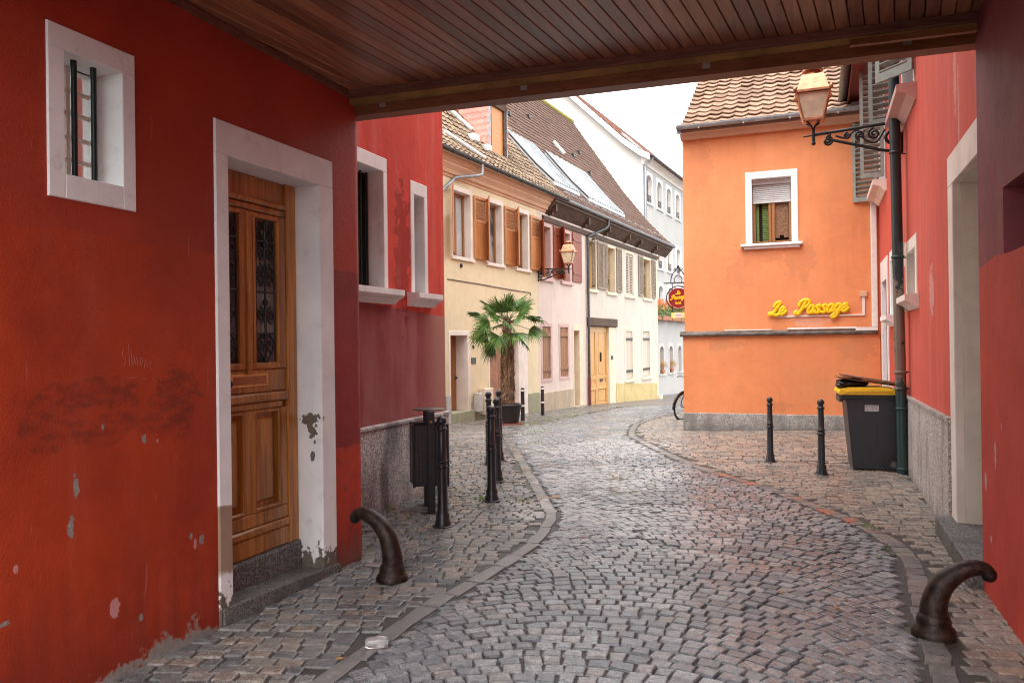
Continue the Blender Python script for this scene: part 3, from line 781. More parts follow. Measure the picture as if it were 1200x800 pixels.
for a,b in ((3.798,4.022),(4.178,4.407)):
    mb=MB(); mb.fbox(FL,a,b,1.546,2.514,o-.03,o-.022); mb.obj('pane',M['glass_mid'],door)
    G=MB(); c=(a+b)/2; oo=o+.0
    def T(pts,r=.0075,n=6): G.tube([FL.P(y,z,oo) for y,z in pts],r,n)
    T([(c,1.55),(c,2.50)],.009); 
    for s_ in (-1,1): T([(c+s_*.095,1.55),(c+s_*.095,2.51)],.006)
    for z in (1.56,1.72,1.95,2.18,2.34): G.sphere(FL.P(c,z,oo),.02,.02,.028,8,6)
    G.sphere(FL.P(c,2.47,oo),.018,.018,.04,8,6)
    T([(c-.1,2.36),(c+.1,2.36)],.008); T([(c-.1,1.74),(c+.1,1.74)],.007); T([(c-.1,2.02),(c+.1,2.02)],.006)
    for s_ in (-1,1):
        for z0,dz in ((1.60,1),(1.90,-1),(1.83,1),(2.15,-1),(2.12,1),(2.33,-1)):
            pts=[]
            for i in range(15):
                k=i/14; an=PI*.5+k*PI*2.1; rr=.045*(1-.62*k)
                pts.append((c+s_*(.052+rr*math.cos(an)*.9),z0+dz*(.045+rr*math.sin(an))))
            T(pts,.0065)
        T(crv([(c,1.56),(c+s_*.05,1.60),(c+s_*.085,1.67),(c+s_*.03,1.74)],5),.007)
        T(crv([(c,2.36),(c+s_*.04,2.41),(c+s_*.075,2.44),(c+s_*.085,2.40)],5),.007)
    G.obj('iron_grille',M['iron'],door)
mb=MB(); mb.fbox(FL,3.93,4.30,1.385,1.475,o+.006,o+.014,bev=.004); ms=mb.obj('letter_slot',M['brass'],door)
mb=MB(); mb.fbox(FL,3.955,4.275,1.402,1.458,o+.0145,o+.019,bev=.003); mb.obj('flap',plain('coppery flap',(.34,.13,.05),.4,.3),ms)
mb=MB(); mb.sphere(FL.P(3.87,1.42,o+.05),.028); mb.tube([FL.P(3.87,1.42,o),FL.P(3.87,1.42,o+.05)],.012); mb.obj('handle',M['black'],door)
# scratched scrawl in the paint
mb=MB()
def scr(pts): mb.tube([FL.P(y,z,.0005) for y,z in crv(pts,4)],.0012,4)
b0=2.93
for p in ([(.0,.03),(-.008,.0),(.012,-.03),(.0,-.06)],[(.03,.05),(.035,-.06)],[(.045,.02),(.05,-.055)],[(.055,-.06),(.06,-.01),(.07,-.05),(.08,-.015),(.088,-.06)],[(.10,-.06),(.108,-.02),(.12,-.03),(.11,-.06),(.103,-.05)],[(.13,-.07),(.135,-.03),(.15,-.07)],[(.16,-.05),(.175,-.045),(.165,-.07),(.182,-.085)],[(.03,-.12),(.09,-.125),(.14,-.13)]):
    scr([(b0+a,1.62+z) for a,z in p])
mb.obj('scratched_writing',plain('pale scratch',(.42,.17,.13),.8),H1)

# ------------------------------------------------------------------ set-back red house on the left
FS=Fr((-3.92,0),(0,1),(1,0))
H2=thing('side_house','faded red house set back behind the passage with a granite base and two narrow windows','house',(-5,6.8,0))
mb=MB(); facade(mb,FS,5.20,8.15,-.3,7.2,[(5.85,6.83,2.18,3.53),(7.33,7.72,2.18,3.42)],.4)
mb.box(-9,-4.3,8.0,8.149,-.3,7.2); mb.box(-9.2,-8.9,5.3,8.1,-.3,7.2); mb.obj('wall',M['side'],H2)
mb=MB(); mb.box(-9.2,-4.52,5.25,5.6,-.3,7.2); mb.obj('courtyard_wall',M['gable'],H2)
mb=MB(); mb.add([(-3.6,5.0,7.15),(-3.6,8.4,7.15),(-9.4,8.4,7.15),(-9.4,5.0,7.15),(-6.5,5.0,10),(-6.5,8.4,10)],[(0,1,5,4),(2,3,4,5),(1,2,5),(3,0,4),(3,2,1,0)]); mb.obj('roof',M['tile_brown'],H2)
mb=MB(); mb.sweep([(-.05,-.3),(.045,-.3),(.03,.835),(0,.84),(-.05,.84)],FS,5.22,8.17); mb.sweep([(-.0,.838),(.05,.838),(.05,.862),(0,.872)],FS,5.22,8.18); mb.obj('plinth',M['granite'],H2)
for a,b,d in ((5.85,6.83,3.53),(7.33,7.72,3.42)):
    mb=MB(); surround(mb,FS,a,b,2.18,d,.075,.075,.14,0,-.24,.012,.005); wn=mb.obj('window',M['white'],H2)
    mb=MB(); mb.fbox(FS,a+.075,b-.075,2.2,d-.14,-.25,-.235); mb.obj('pane',M['glass'],wn)
    mb=MB(); 
    n=3 if b-a>.6 else 2
    for k in range(n):
        x=b-.1-.115*k
        mb.tube([FS.P(x,2.2,-.17),FS.P(x,d-.14,-.17)],.013,6)
    mb.fbox(FS,a+.076,a+.12,2.2,d-.141,-.234,-.2); mb.fbox(FS,b-.12,b-.076,2.2,d-.141,-.234,-.2)
    mb.obj('bars',M['iron_rail'],wn)
    mb=MB(); e=.09; mb.sweep([(-.2,2.08),(.03,2.06),(.09,2.11),(.13,2.13),(.15,2.15),(.15,2.205),(-.2,2.225)],FS,a-e,b+e); mb.obj('sill',M['white'],wn)

# ------------------------------------------------------------------ rose house on the right
FR_=Fr((1.13,5.76),(.17,9.2),(-9.2,.17))
H3=thing('rose_house','rose red house on the right with granite base, grey doorway and sage green louvred shutters','house',(1.9,10,0))
ops=[(0.0,1.5,-.3,3.14),(3.75,4.85,2.13,2.82),(6.35,7.15,1.98,2.95),(7.5,8.9,-.4,2.95),(3.7,5.05,4.42,6.1),(7.7,9.0,4.15,5.9)]
mb=MB(); facade(mb,FR_,-.02,12.0,-.3,6.2,ops,.45); mb.fbox(FR_,-.02,12,-.3,6.2,-5,-4.8); mb.obj('wall',M['rose'],H3)
mb=MB(); mb.fbox(FR_,-.02,.12,.165,2.89,-.80,.012,bev=.01); mb.fbox(FR_,1.27,1.5,.165,2.89,-.05,.012,bev=.006); mb.fbox(FR_,-.02,1.5,2.89,3.14,-.05,.012,bev=.006)
dw=mb.obj('doorway',M['warmwhite'],H3)
mb=MB(); mb.fbox(FR_,1.262,1.5,.165,2.885,-.8,-.051); mb.fbox(FR_,.12,1.262,2.885,3.14,-.8,-.051); mb.obj('reveal',M['stonejamb'],dw)
mb=MB(); mb.fbox(FR_,.12,1.262,.17,2.885,-.86,-.8); mb.obj('door',M['winframe'],dw)
mb=MB(); mb.fbox(FR_,-.0,1.56,-.1,.165,-.85,.13,bev=.012); mb.obj('step',M['stepstone'],dw)
mb=MB()
for a,b,c,d in ((1.5,7.48,.96,.90),):
    P=FR_.P
    V=[P(a,-.3,-.02),P(b,-.3,-.02),P(b,-.3,.04),P(a,-.3,.04),P(a,c,-.02),P(b,d,-.02),P(b,d,.032),P(a,c,.032)]
    mb.hexa(V)
    V=[P(a,c,-.02),P(b,d,-.02),P(b,d,.045),P(a,c,.045),P(a,c+.025,-.02),P(b,d+.025,-.02),P(b,d+.025,.045),P(a,c+.025,.045)]
    mb.hexa(V)
mb.obj('plinth',M['granite_r'],H3)
# small window with stone sill
def stonewin(a,b,c,d,fr,pane,w=.13,rec=-.22,sill=True,out=.14):
    mb=MB(); surround(mb,FR_,a,b,c,d,w,w,w+.02,0,rec,.012,.006); wn=mb.obj('window',M[fr],H3)
    mb=MB(); mb.fbox(FR_,a+w,b-w,c,d-w-.02,rec-.02,rec+.01); mb.obj('pane',M[pane],wn)
    if sill:
        mb=MB(); mb.sweep([(-.2,c-.16),(.02,c-.15),(.08,c-.09),(out,c-.06),(out,c+.005),(-.2,c+.025)],FR_,a-.12,b+.12); mb.obj('sill',M[fr],wn)
    return wn
stonewin(3.75,4.85,2.13,2.82,'warmwhite','glass_pale')
w_=stonewin(6.35,7.15,1.98,2.95,'white','glass')
mb=MB(); mb.fbox(FR_,7.5,7.72,-.4,2.6,-.05,.014); mb.fbox(FR_,8.68,8.9,-.4,2.6,-.05,.014); mb.fbox(FR_,7.5,8.9,2.6,2.95,-.05,.014)
dd=mb.obj('doorway',M['white'],H3)
mb=MB(); mb.fbox(FR_,7.72,8.68,-.3,2.6,-.2,-.1); mb.obj('door',M['shut_red'],dd)
# louvred shutters
def louvre(mb,base,dvec,w,z0,z1,t=.035,fr=.055,lower=None,slat=.075,tilt=.028):
    """leaf from base point along dvec (2D unit), width w"""
    n=(dvec[1],-dvec[0]); F=Fr(base,dvec,n)
    mb.fbox(F,0,fr,z0,z1,-t/2,t/2); mb.fbox(F,w-fr,w,z0,z1,-t/2,t/2)
    rails=[(z0,z0+fr*1.6),(z1-fr*1.3,z1)]
    lo=z0+fr*1.6
    if lower:
        zz=z0+(z1-z0)*lower; rails.append((zz,zz+fr*1.3))
        mb.fbox(F,fr,w-fr,z0+fr*1.6,zz,-t*.2,t*.2)
        mb.fbox(F,fr+.05,w-fr-.05,z0+fr*1.6+.05,zz-.05,-t*.36,t*.36)
        lo=zz+fr*1.3
    for a,b in rails: mb.fbox(F,fr,w-fr,a,b,-t/2,t/2)
    z=lo+.015
    while z<z1-fr*1.3-.03:
        P=F.P
        mb.hexa([P(fr,z,-tilt*.5),P(w-fr,z,-tilt*.5),P(w-fr,z-tilt*.9,tilt*.5),P(fr,z-tilt*.9,tilt*.5),P(fr,z+.012,-tilt*.5),P(w-fr,z+.012,-tilt*.5),P(w-fr,z-tilt*.9+.012,tilt*.5),P(fr,z-tilt*.9+.012,tilt*.5)],random.random())
        z+=slat
    return F
def shutter_at(parent,F,s,o,ang,w,z0,z1,mat,**k):
    """hinged at (s,o); ang measured from +s towards +o"""
    b=F.P(s,0,o); d=(F.d[0]*math.cos(ang)+F.n[0]*math.sin(ang),F.d[1]*math.cos(ang)+F.n[1]*math.sin(ang))
    mb=MB(); louvre(mb,(b[0],b[1]),d,w,z0,z1,**k); return mb.obj('shutter',mat,parent)
for a,b,c,d in ((3.7,5.05,4.42,6.1),(7.7,9.0,4.15,5.9)):
    mb=MB(); surround(mb,FR_,a,b,c,d,.1,.1,.12,0,-.2,.012); wn=mb.obj('window',M['white'],H3)
    mb=MB(); mb.fbox(FR_,a+.1,b-.1,c,d-.12,-.22,-.19); mb.obj('pane',M['glass'],wn)
    mb=MB(); mb.sweep([(-.2,c-.14),(.02,c-.18),(.1,c-.10),(.2,c-.07),(.2,c+.005),(-.2,c+.02)],FR_,a-.12,b+.12); mb.obj('sill',M['pinkframe'] if a<5 else M['warmwhite'],wn)
sg=M['shut_sage']
shutter_at(H3,FR_,3.62,.03,R(42),.50,4.58,6.2,sg,slat=.085,tilt=.045,fr=.06)
shutter_at(H3,FR_,5.12,.03,R(75),.36,4.40,6.2,sg,slat=.085,tilt=.045,fr=.05)
shutter_at(H3,FR_,7.6,.03,R(80),.34,4.2,6.0,sg,slat=.085,tilt=.045,fr=.05)
shutter_at(H3,FR_,9.1,.03,R(75),.40,4.08,5.87,sg,slat=.085,tilt=.045,fr=.05)
# eaves with dark red soffit and gutter
mb=MB(); mb.fbox(FR_,-.3,9.8,5.90,5.94,-.2,.46); mb.fbox(FR_,-.3,9.8,5.86,6.15,.46,.485); mb.fbox(FR_,9.8,9.83,5.85,6.2,-.2,.485); mb.obj('soffit',M['darkred'],H3)
mb=MB(); F=FR_
pts=[(.56+.075*math.cos(a),6.02+.075*math.sin(a)) for a in [PI+PI*i/8 for i in range(9)]]; pts+= [(.56+.068*math.cos(a),6.02+.068*math.sin(a)) for a in [2*PI-PI*i/8 for i in range(9)]]
mb.sweep(pts,F,-.3,9.85); mb.obj('gutter',M['zinc_dark'],H3)
mb=MB(); mb.add([FR_.P(-.3,6.02,.5),FR_.P(9.85,6.02,.5),FR_.P(9.85,9.5,-3.2),FR_.P(-.3,9.5,-3.2),FR_.P(-.3,6.1,-6),FR_.P(9.85,6.1,-6)],[(0,1,2,3),(3,2,5,4),(0,3,4),(1,5,2)]); mb.obj('roof',M['tile_red'],H3)
# green downpipe
mb=MB(); q=[]
b=FR_.P(4.62,0,.095); tp=FR_.P(4.72,0,.135)
mb.tube([(b[0],b[1],-.05),(tp[0],tp[1],6.0)],.062,14); 
for z in (.05,.78,1.02,1.22,2.62,3.9):
    k=z/6; c=(b[0]+(tp[0]-b[0])*k,b[1]+(tp[1]-b[1])*k)
    mb.lathe([(.066,z),(.074,z+.008),(.074,z+.03),(.066,z+.038)],(c[0],c[1],0),14)
    mb.tube([(c[0],c[1]+.06,z+.02),(c[0]+.13,c[1]+.1,z+.02)],.008,6)
mb.obj('downpipe',M['pipe'],H3)
mb=MB(); mb.fbox(FR_,4.95,5.0,2.55,2.85,.0,.012); mb.obj('wall_plate',M['warmwhite'],H3)
# ------------------------------------------------------------------ row on the far left side of the lane
FF=Fr((-8.55,17.0),(2.1,22.8),(22.8,-2.1))
ROOF=[(0,6.5),(.44,6.84),(1.33,7.79),(2.69,9.52),(5.48,13.55)]
GO=.43
def zr(b):
    for (a,z),(c,y) in zip(ROOF,ROOF[1:]):
        if b<=c: return z+(y-z)*(b-a)/(c-a)
    return 13.55
def tile_roof(mb,F,s0,s1,prof,tw,th,o0,lift=.03,wave=.018,skip=None,jit=.006):
    """tiles laid on a bent slope; prof (b,z) with b measured inwards from o0"""
    # arc length table
    L=[0]
    for (a,z),(c,y) in zip(prof,prof[1:]): L.append(L[-1]+math.hypot(c-a,y-z))
    def at(l):
        for i in range(len(prof)-1):
            if l<=L[i+1] or i==len(prof)-2:
                t=(l-L[i])/(L[i+1]-L[i]); a,b=prof[i],prof[i+1]
                return a[0]+(b[0]-a[0])*t,a[1]+(b[1]-a[1])*t
    rows=int(L[-1]/th)
    th=L[-1]/rows; cols=int(round((s1-s0)/tw)); tw=(s1-s0)/cols
    for j in range(rows):
        b0,z0=at(j*th-.0); b1,z1=at(min(L[-1],(j+1)*th+.04))
        dz=math.hypot(b1-b0,z1-z0); nb,nz=-(z1-z0)/dz,(b1-b0)/dz    # normal in (b,z): outwards = (-.., +..)
        for i in range(cols):
            sa=s0+i*tw+ (tw*.5 if False else 0); sb=sa+tw
            if skip and skip((sa+sb)/2,(b0+b1)/2): continue
            l=lift+random.uniform(-jit,jit)
            V=[]
            for k in range(5):
                u=sa+tw*k/4; h=wave*[1,.3,-.3,.1,1][k]
                for (b,z,e) in ((b0,z0,l+h),(b1,z1,.006+h*.8)):
                    V.append(F.P(u,z+nz*e,o0-(b+nb*e)))
            for k in range(5):
                u=sa+tw*k/4; h=wave*[1,.3,-.3,.1,1][k]
                V.append(F.P(u,z0+nz*(l+h-.022),o0-(b0+nb*(l+h-.022))))
            fs=[]
            for k in range(4):
                fs.append((2*k,2*k+2,2*k+3,2*k+1)); fs.append((10+k,11+k,2*k+2,2*k))
            mb.add(V,fs,random.random())
def slab_roof(mb,F,s0,s1,prof,o0,t=.12):
    n=len(prof)
    V=[F.P(s,z-e,o0-b) for s in (s0,s1) for e in (0,t) for b,z in prof]
    # index: s*2n + e*n + i
    ix=lambda s,e,i:s*2*n+e*n+i
    fs=[]
    for i in range(n-1):
        fs.append((ix(0,0,i),ix(1,0,i),ix(1,0,i+1),ix(0,0,i+1))); fs.append((ix(0,1,i),ix(0,1,i+1),ix(1,1,i+1),ix(1,1,i)))
        for s in (0,1): fs.append((ix(s,0,i),ix(s,0,i+1),ix(s,1,i+1),ix(s,1,i)))
    for i in (0,n-1): fs.append((ix(0,0,i),ix(0,1,i),ix(1,1,i),ix(1,0,i)))
    mb.add(V,fs)
def gutter(mb,F,s0,s1,o,z,r=.075):
    pts=[(o+r*math.cos(a),z+r*math.sin(a)) for a in [PI+PI*i/8 for i in range(9)]]+[(o+r*.88*math.cos(a),z+r*.88*math.sin(a)) for a in [2*PI-PI*i/8 for i in range(9)]]
    mb.sweep(pts,F,s0,s1)
    s=s0+.4
    while s<s1:
        mb.fbox(F,s,s+.03,z-r-.012,z-r+.01,o-.05,o+.05); s+=.8
def shut_flat(par,F,a,b,c,d,mat,o=.03,lower=.0,slat=.06,t=.035,fr=.06,tilt=.025):
    mb=MB(); p=F.P(a,0,o); louvre(mb,(p[0],p[1]),F.d,b-a,c,d,t=t,fr=fr,lower=lower,slat=slat,tilt=tilt); return mb.obj('shutter',mat,par)
def plank_shut(par,F,a,b,c,d,mat,bars=(.16,.84),n=2,name='shutter',o=-.06,barmat=None):
    mb=MB(); w=(b-a)/ (n*2)
    for i in range(n*2):
        mb.fbox(F,a+i*w+.004,a+(i+1)*w-.004,c,d,o,o+.03,random.random(),bev=.004)
    s_=mb.obj(name,mat,par)
    for k in bars:
        mb=MB(); z=c+(d-c)*k
        for i in range(n): 
            q=(b-a)/n; mb.fbox(F,a+i*q-.05*(i==0),a+(i+1)*q-.02+.05*(i==n-1),z-.05,z+.05,o+.031,o+.075,bev=.01)
        mb.obj('crossbar',barmat or mat,s_)
    return s_

# ---- yellow house
H4=thing('yellow_house','pale yellow house with orange brown shutters, a tiled dormer and a moulded peach cornice','house',(-10.5,20,-.4))
mb=MB()
wins=[(1.05,2.17),(3.0,4.04),(4.9,5.87)]
ops=[(a,b,3.95,5.80) for a,b in wins]+[(.84,1.95,-.6,2.0),(3.0,5.62,-.8,1.9)]
facade(mb,FF,-4,6.49,-1.0,6.5,ops,.4); mb.fbox(FF,-4,6.49,-1,6.5,-8,-7.8); mb.fbox(FF,-4.2,-4,-1,6.5,-8,0)
mb.obj('wall',M['yellow'],H4)
for i,(a,b) in enumerate(wins):
    mb=MB(); surround(mb,FF,a,b,3.95,5.80,.07,.10,.13,0,-.24,.014,.005); mb.fbox(FF,a-.05,b+.05,3.86,3.95,-.2,.06,bev=.006); wn=mb.obj('window',M['warmwhite'],H4)
    mb=MB(); mb.fbox(FF,a+.07,b-.1,3.95,5.67,-.26,-.24); mb.obj('pane',M['glass_pale'] if i==0 else M['glass_mid'],wn)
    mb=MB(); surround(mb,FF,a+.071,b-.101,3.955,5.665,.07,.07,.07,.07,-.239,-.19,.004); m_=(a+b)/2
    mb.fbox(FF,m_-.04,m_+.04,4.026,5.594,-.239,-.195); mb.obj('frame',M['winframe'],wn)
    # open shutters: right one folded flat on the wall, left one standing out
    shut_flat(H4,FF,b+.05,b+.80,3.98,5.70,M['shut_or'],o=.045,lower=.58,slat=.055)
    shutter_at(H4,FF,a-.02,.06,R(148),.5,3.98,5.72,M['shut_or'],lower=.58,slat=.055)
# cornice
mb=MB(); mb.sweep([(-.1,5.96),(.03,5.96),(.05,6.02),(.10,6.04),(.13,6.12),(.20,6.20),(.22,6.22),(.22,6.26),(.30,6.33),(.36,6.42),(.36,6.47),(-.1,6.49)],FF,-4,7.15); mb.obj('cornice',M['peach'],H4)
mb=MB(); gutter(mb,FF,-4,8.1,.44,6.50); mb.obj('gutter',M['zinc_dark'],H4)
mb=MB(); mb.tube([FF.P(s,z,o) for s,z,o in crv([(1.95,6.45,.44),(1.95,6.22,.44),(1.85,6.13,.40),(1.2,5.98,.09),(1.05,5.9,.07)],4)],.045,8)
mb.tube([FF.P(1.05,5.9,.07),FF.P(.45,5.5,.07),FF.P(.38,5.3,.07),FF.P(.38,-.3,.07)],.045,8); mb.obj('downpipe',M['zinc'],H4)
mb=MB(); mb.tube([FF.P(.62,-.6,.10),FF.P(.62,.35,.10)],.075,12); mb.obj('pipe_guard',plain('pale grey pipe guard',(.5,.5,.49),.5),H4)
# doors
mb=MB(); surround(mb,FF,.84,1.95,-.6,2.0,.07,.14,.12,0,-.45,.014,.005); df=mb.obj('door_frame',M['warmwhite'],H4)
mb=MB(); mb.fbox(FF,.91,1.81,-.12,1.88,-.42,-.36); 
for i in range(9): mb.fbox(FF,.92+.098*i,1.01+.098*i,-.1,1.87,-.36,-.345,random.random(),bev=.004)
dr=mb.obj('door',M['teak'],df); mb=MB(); mb.fbox(FF,1.3,1.5,.5,1.5,-.344,-.33); mb.obj('door_light',M['glass'],dr)
mb=MB(); mb.sphere(FF.P(1.72,.75,-.30),.035); mb.obj('handle',M['black'],dr)
mb=MB(); mb.fbox(FF,.80,2.0,-.6,-.12,-.45,.10,bev=.01); mb.obj('door_step',M['plinth_y'],H4)
mb=MB(); surround(mb,FF,3.0,5.62,-.8,1.9,.08,.66,.14,0,-.3,.014,.005); df=mb.obj('door_frame',M['warmwhite'],H4)
mb=MB(); mb.fbox(FF,3.08,4.96,-.7,1.76,-.30,-.22)
for k,(a,b) in enumerate(((3.09,4.0),(4.02,4.95))):
    for i in range(26):
        z0=-1.0+.105*i; sl=(.42 if k else -.42); P=FF.P
        zl=max(-.68,min(1.74,z0-sl/2)); zr_=max(-.68,min(1.74,z0+sl/2)); zl2=max(-.68,min(1.74,z0-sl/2+.098)); zr2=max(-.68,min(1.74,z0+sl/2+.098))
        if zl2-zl<.02 and zr2-zr_<.02: continue
        mb.hexa([P(a,zl,-.219),P(b,zr_,-.219),P(b,zr_,-.205),P(a,zl,-.205),P(a,zl2,-.219),P(b,zr2,-.219),P(b,zr2,-.205),P(a,zl2,-.205)],random.random())
dr=mb.obj('door',M['teak'],df)
for a in (3.3,4.55):
    mb=MB(); mb.fbox(FF,a-.11,a+.11,.55,1.25,-.204,-.18,bev=.01); mb.obj('door_light',plain('green glass light',(.04,.07,.05),.2),dr)
# plinth pieces
for a,b in ((-4,.80),(2.0,2.96),(5.66,6.49)):
    mb=MB(); mb.fbox(FF,a,b,-1,.08,-.05,.035,bev=.01); mb.obj('plinth',M['plinth_y'],H4)
for a,b,c,d,mn in ((2.06,2.28,-.18,.32,'greybox'),(2.42,2.92,-.28,.42,'beigebox')):
    mb=MB(); mb.fbox(FF,a,b,c,d,.036,.20,bev=.015); mb.obj('meter_box',M[mn],H4)
mb=MB(); mb.fbox(FF,2.02,2.26,1.12,1.28,.0,.02,bev=.004); mb.obj('house_number_plate',M['black'],H4)
for z in (1.52,1.75):
    mb=MB(); mb.fbox(FF,2.10,2.16,z,z+.1,.0,.03,bev=.01); mb.obj('door_bell',M['black'],H4)
mb=MB(); mb.tube([FF.P(s,z,.012) for s,z in ((.8,3.32),(2.5,3.30),(4.2,3.26),(5.9,3.24),(5.9,3.14))],.012,5); mb.obj('cable',M['black'],H4)
mb=MB(); mb.sphere(FF.P(1.5,3.72,.02),.05,.03,.06); mb.obj('wall_lamp_cap',M['black'],H4)
# roof with tiles, dormer, pipes
rp=MB()
def bend(b): return zr(b)
def part_y(s,b): return s<8.05+.42*b and not(4.36<s<5.62 and b>1.02)
slab_roof(rp,FF,-4,6.4,ROOF,GO); tile_roof(rp,FF,-4,9.4,ROOF[:1]+ROOF[1:4]+[(3.4,10.55)],.235,.27,GO,.045,.026,lambda s,b:not part_y(s,b),.012)
rf=rp.obj('roof',M['tile_old'],H4)
for pts,r in (([(3.3,8.62,2.0),(4.1,7.9,1.5)],.09),([(1.3,7.45,.75),(2.5,6.66,.2)],.07)):
    mb=MB(); mb.tube([FF.P(s,zr(b)+.08,GO-b) for s,_,b in [(p[0],0,p[2]) for p in pts]],r,10); mb.obj('vent_pipe',M['lead'],rf)
mb=MB(); mb.fbox(FF,3.4,3.75,zr(1.2)-.1,zr(1.2)+.12,GO-1.35,GO-1.0,bev=.03); mb.fbox(FF,3.9,4.15,zr(1.0)-.1,zr(1.0)+.1,GO-1.1,GO-.8,bev=.03); mb.obj('lead_patch',M['lead'],rf)
dm=MB(); o=GO-1.03
# dormer: cheeks, front frame, small roof
P=FF.P; zt=9.25
dm.fbox(FF,4.40,4.56,7.35,9.0,o-.12,o+.0); dm.fbox(FF,5.42,5.58,7.35,9.0,o-.12,o+.0); dm.fbox(FF,4.40,5.58,8.92,9.2,o-.12,o+.01)
dm.fbox(FF,4.36,5.62,7.28,7.42,o-.1,o+.06)
do=dm.obj('dormer',M['timber'],H4)
mb=MB(); mb.fbox(FF,4.38,4.44,7.3,9.0,o-.02,o+.03); mb.fbox(FF,5.56,5.60,7.3,9.0,o-.02,o+.03); mb.fbox(FF,4.3,5.7,7.22,7.285,o-.1,o+.09); mb.obj('zinc_flashing',M['zinc'],do)
mb=MB(); mb.fbox(FF,4.561,5.419,7.42,8.919,o-.09,o-.06); mb.obj('roller_blind',M['blind_or'],do)
mb=MB(); mb.add([P(4.3,9.2,o+.2),P(5.7,9.2,o+.2),P(5.7,10.4,o-2.6),P(4.3,10.4,o-2.6),P(4.3,9.3,o+.2),P(5.7,9.3,o+.2),P(5.7,10.5,o-2.6),P(4.3,10.5,o-2.6)],[(3,2,1,0),(4,5,6,7),(0,1,5,4),(1,2,6,5),(2,3,7,6),(3,0,4,7)]); mb.obj('dormer_roof',M['tile_old'],do)
ck=MB()
for sc in (4.405,5.575):
    sg=-1 if sc<5 else 1
    ck.add([P(sc,7.3,o),P(sc,9.25,o),P(sc,10.3,o-2.5),P(sc,zr(3.2),GO-3.2)],[(0,1,2,3)] if sg<0 else [(3,2,1,0)])
    rows=14
    for j in range(rows):
        z=7.35+.19*j
        for i in range(16):
            oo=o-.02-.17*(i+.5*(j%2))
            b=GO-oo
            if z+.02<zr(b)-.12 or z>9.25+.42*(o-oo): continue
            e=.012*sg; e2=.024*sg
            V=[P(sc+e2,z-.05,oo-.0),P(sc+e2,z+.03,oo+.085),P(sc+e,z+.2,oo+.085),P(sc+e,z+.2,oo-.085),P(sc+e2,z+.03,oo-.085)]
            ck.add(V,[(0,1,2,3,4)] if sg<0 else [(4,3,2,1,0)],random.random())
ck.obj('tiled_cheek',M['tile_scale'],do)

# ---- pink and cream house under the brown roof
H5=thing('timber_eaved_house','long house, pale pink then cream, under a steep brown tiled roof with dark timber eaves','house',(-10,28,-.7))
up=[(6.75,7.70,'pinkframe'),(8.5,9.45,'pinkframe'),(11.05,12.12,'creamframe'),(13.35,14.5,'creamframe'),(15.75,17.1,'creamframe'),(18.45,19.85,'creamframe')]
lowp=[(6.68,7.62),(8.2,9.16)]; lowc=[(15.55,16.87),(18.1,19.6)]
mb=MB(); facade(mb,FF,6.5,10.93,-1.4,6.3,[(a,b,3.80,5.62) for a,b,_ in up[:2]]+[(a,b,.36,2.32) for a,b in lowp]+[(9.5,10.5,-1.2,2.30)],.4); mb.obj('wall',M['pink'],H5)
mb=MB(); facade(mb,FF,10.95,20.9,-2.0,6.3,[(a,b,3.68,5.62) for a,b,_ in up[2:]]+[(a,b,.02,2.28) for a,b in lowc]+[(11.02,14.3,-1.4,2.27)],.4); mb.fbox(FF,20.5,20.895,-2,6.3,-9,-.4)
P=FF.P; mb.add([P(20.89,6.3,0),P(20.89,6.3,-9),P(20.89,12.9,-5.05)],[(0,2,1)]); mb.fbox(FF,6.5,20.9,-2,6.3,-9,-8.8); mb.obj('wall',M['cream'],H5)
mb=MB()
for i in range(24):
    z=-1.25+.31*i; l=random.uniform(.15,.4)
    if z<5.5: mb.fbox(FF,20.9-l,20.91,z,z+.29,-.2,.012,bev=.008)
mb.fbox(FF,20.55,21.0,-1.6,-.95,-.2,.2,bev=.05); mb.obj('quoins',M['creamframe'],H5)
for i,(a,b,fm) in enumerate(up):
    c=3.80 if i<2 else 3.68
    mb=MB(); surround(mb,FF,a,b,c,5.62,.10,.12,.12,0,-.24,.014,.005); mb.fbox(FF,a-.06,b+.06,c-.12,c,-.2,.07,bev=.008); wn=mb.obj('window',M[fm],H5)
    mb=MB(); mb.fbox(FF,a+.1,b-.12,c,5.5,-.26,-.24); mb.obj('pane',M['glass_mid'],wn)
    mb=MB(); surround(mb,FF,a+.101,b-.121,c+.003,5.495,.07,.07,.07,.07,-.239,-.19,.004); m_=(a+b)/2
    mb.fbox(FF,m_-.04,m_+.04,c+.08,5.42,-.239,-.195)
    for k in (1,2): mb.fbox(FF,a+.172,b-.192,c+(5.5-c)*k/3-.015,c+(5.5-c)*k/3+.015,-.2385,-.21)
    mb.obj('frame',M['winyellow'] if i>=2 else M['winframe'],wn)
rdm=M['shut_red']
for a,b in ((7.78,8.45),(9.52,10.42)):
    mb=MB(); F=FF; n=5
    for k in range(n): mb.fbox(F,a+(b-a)*k/n+.003,a+(b-a)*(k+1)/n-.003,3.84,5.62,.02,.05,random.random(),bev=.004)
    mb.fbox(F,a+.05,b-.05,4.1,4.18,.051,.07); mb.fbox(F,a+.05,b-.05,5.3,5.38,.051,.07); mb.obj('shutter',rdm,H5)
for s in (6.70,8.47):
    d=(-FF.d[0]*.78+FF.n[0]*.62,-FF.d[1]*.78+FF.n[1]*.62); bb=FF.P(s,0,.03); F=Fr((bb[0],bb[1]),d,(d[1],-d[0])); mb=MB(); mb.fbox(F,0,.42,3.84,5.62,-.018,.018); mb.fbox(F,.04,.38,4.1,4.18,.018,.035); mb.obj('shutter',rdm,H5)
gr=M['shut_gr']
shutter_at(H5,FF,11.5,.05,R(140),.38,3.74,5.58,gr,slat=.07)
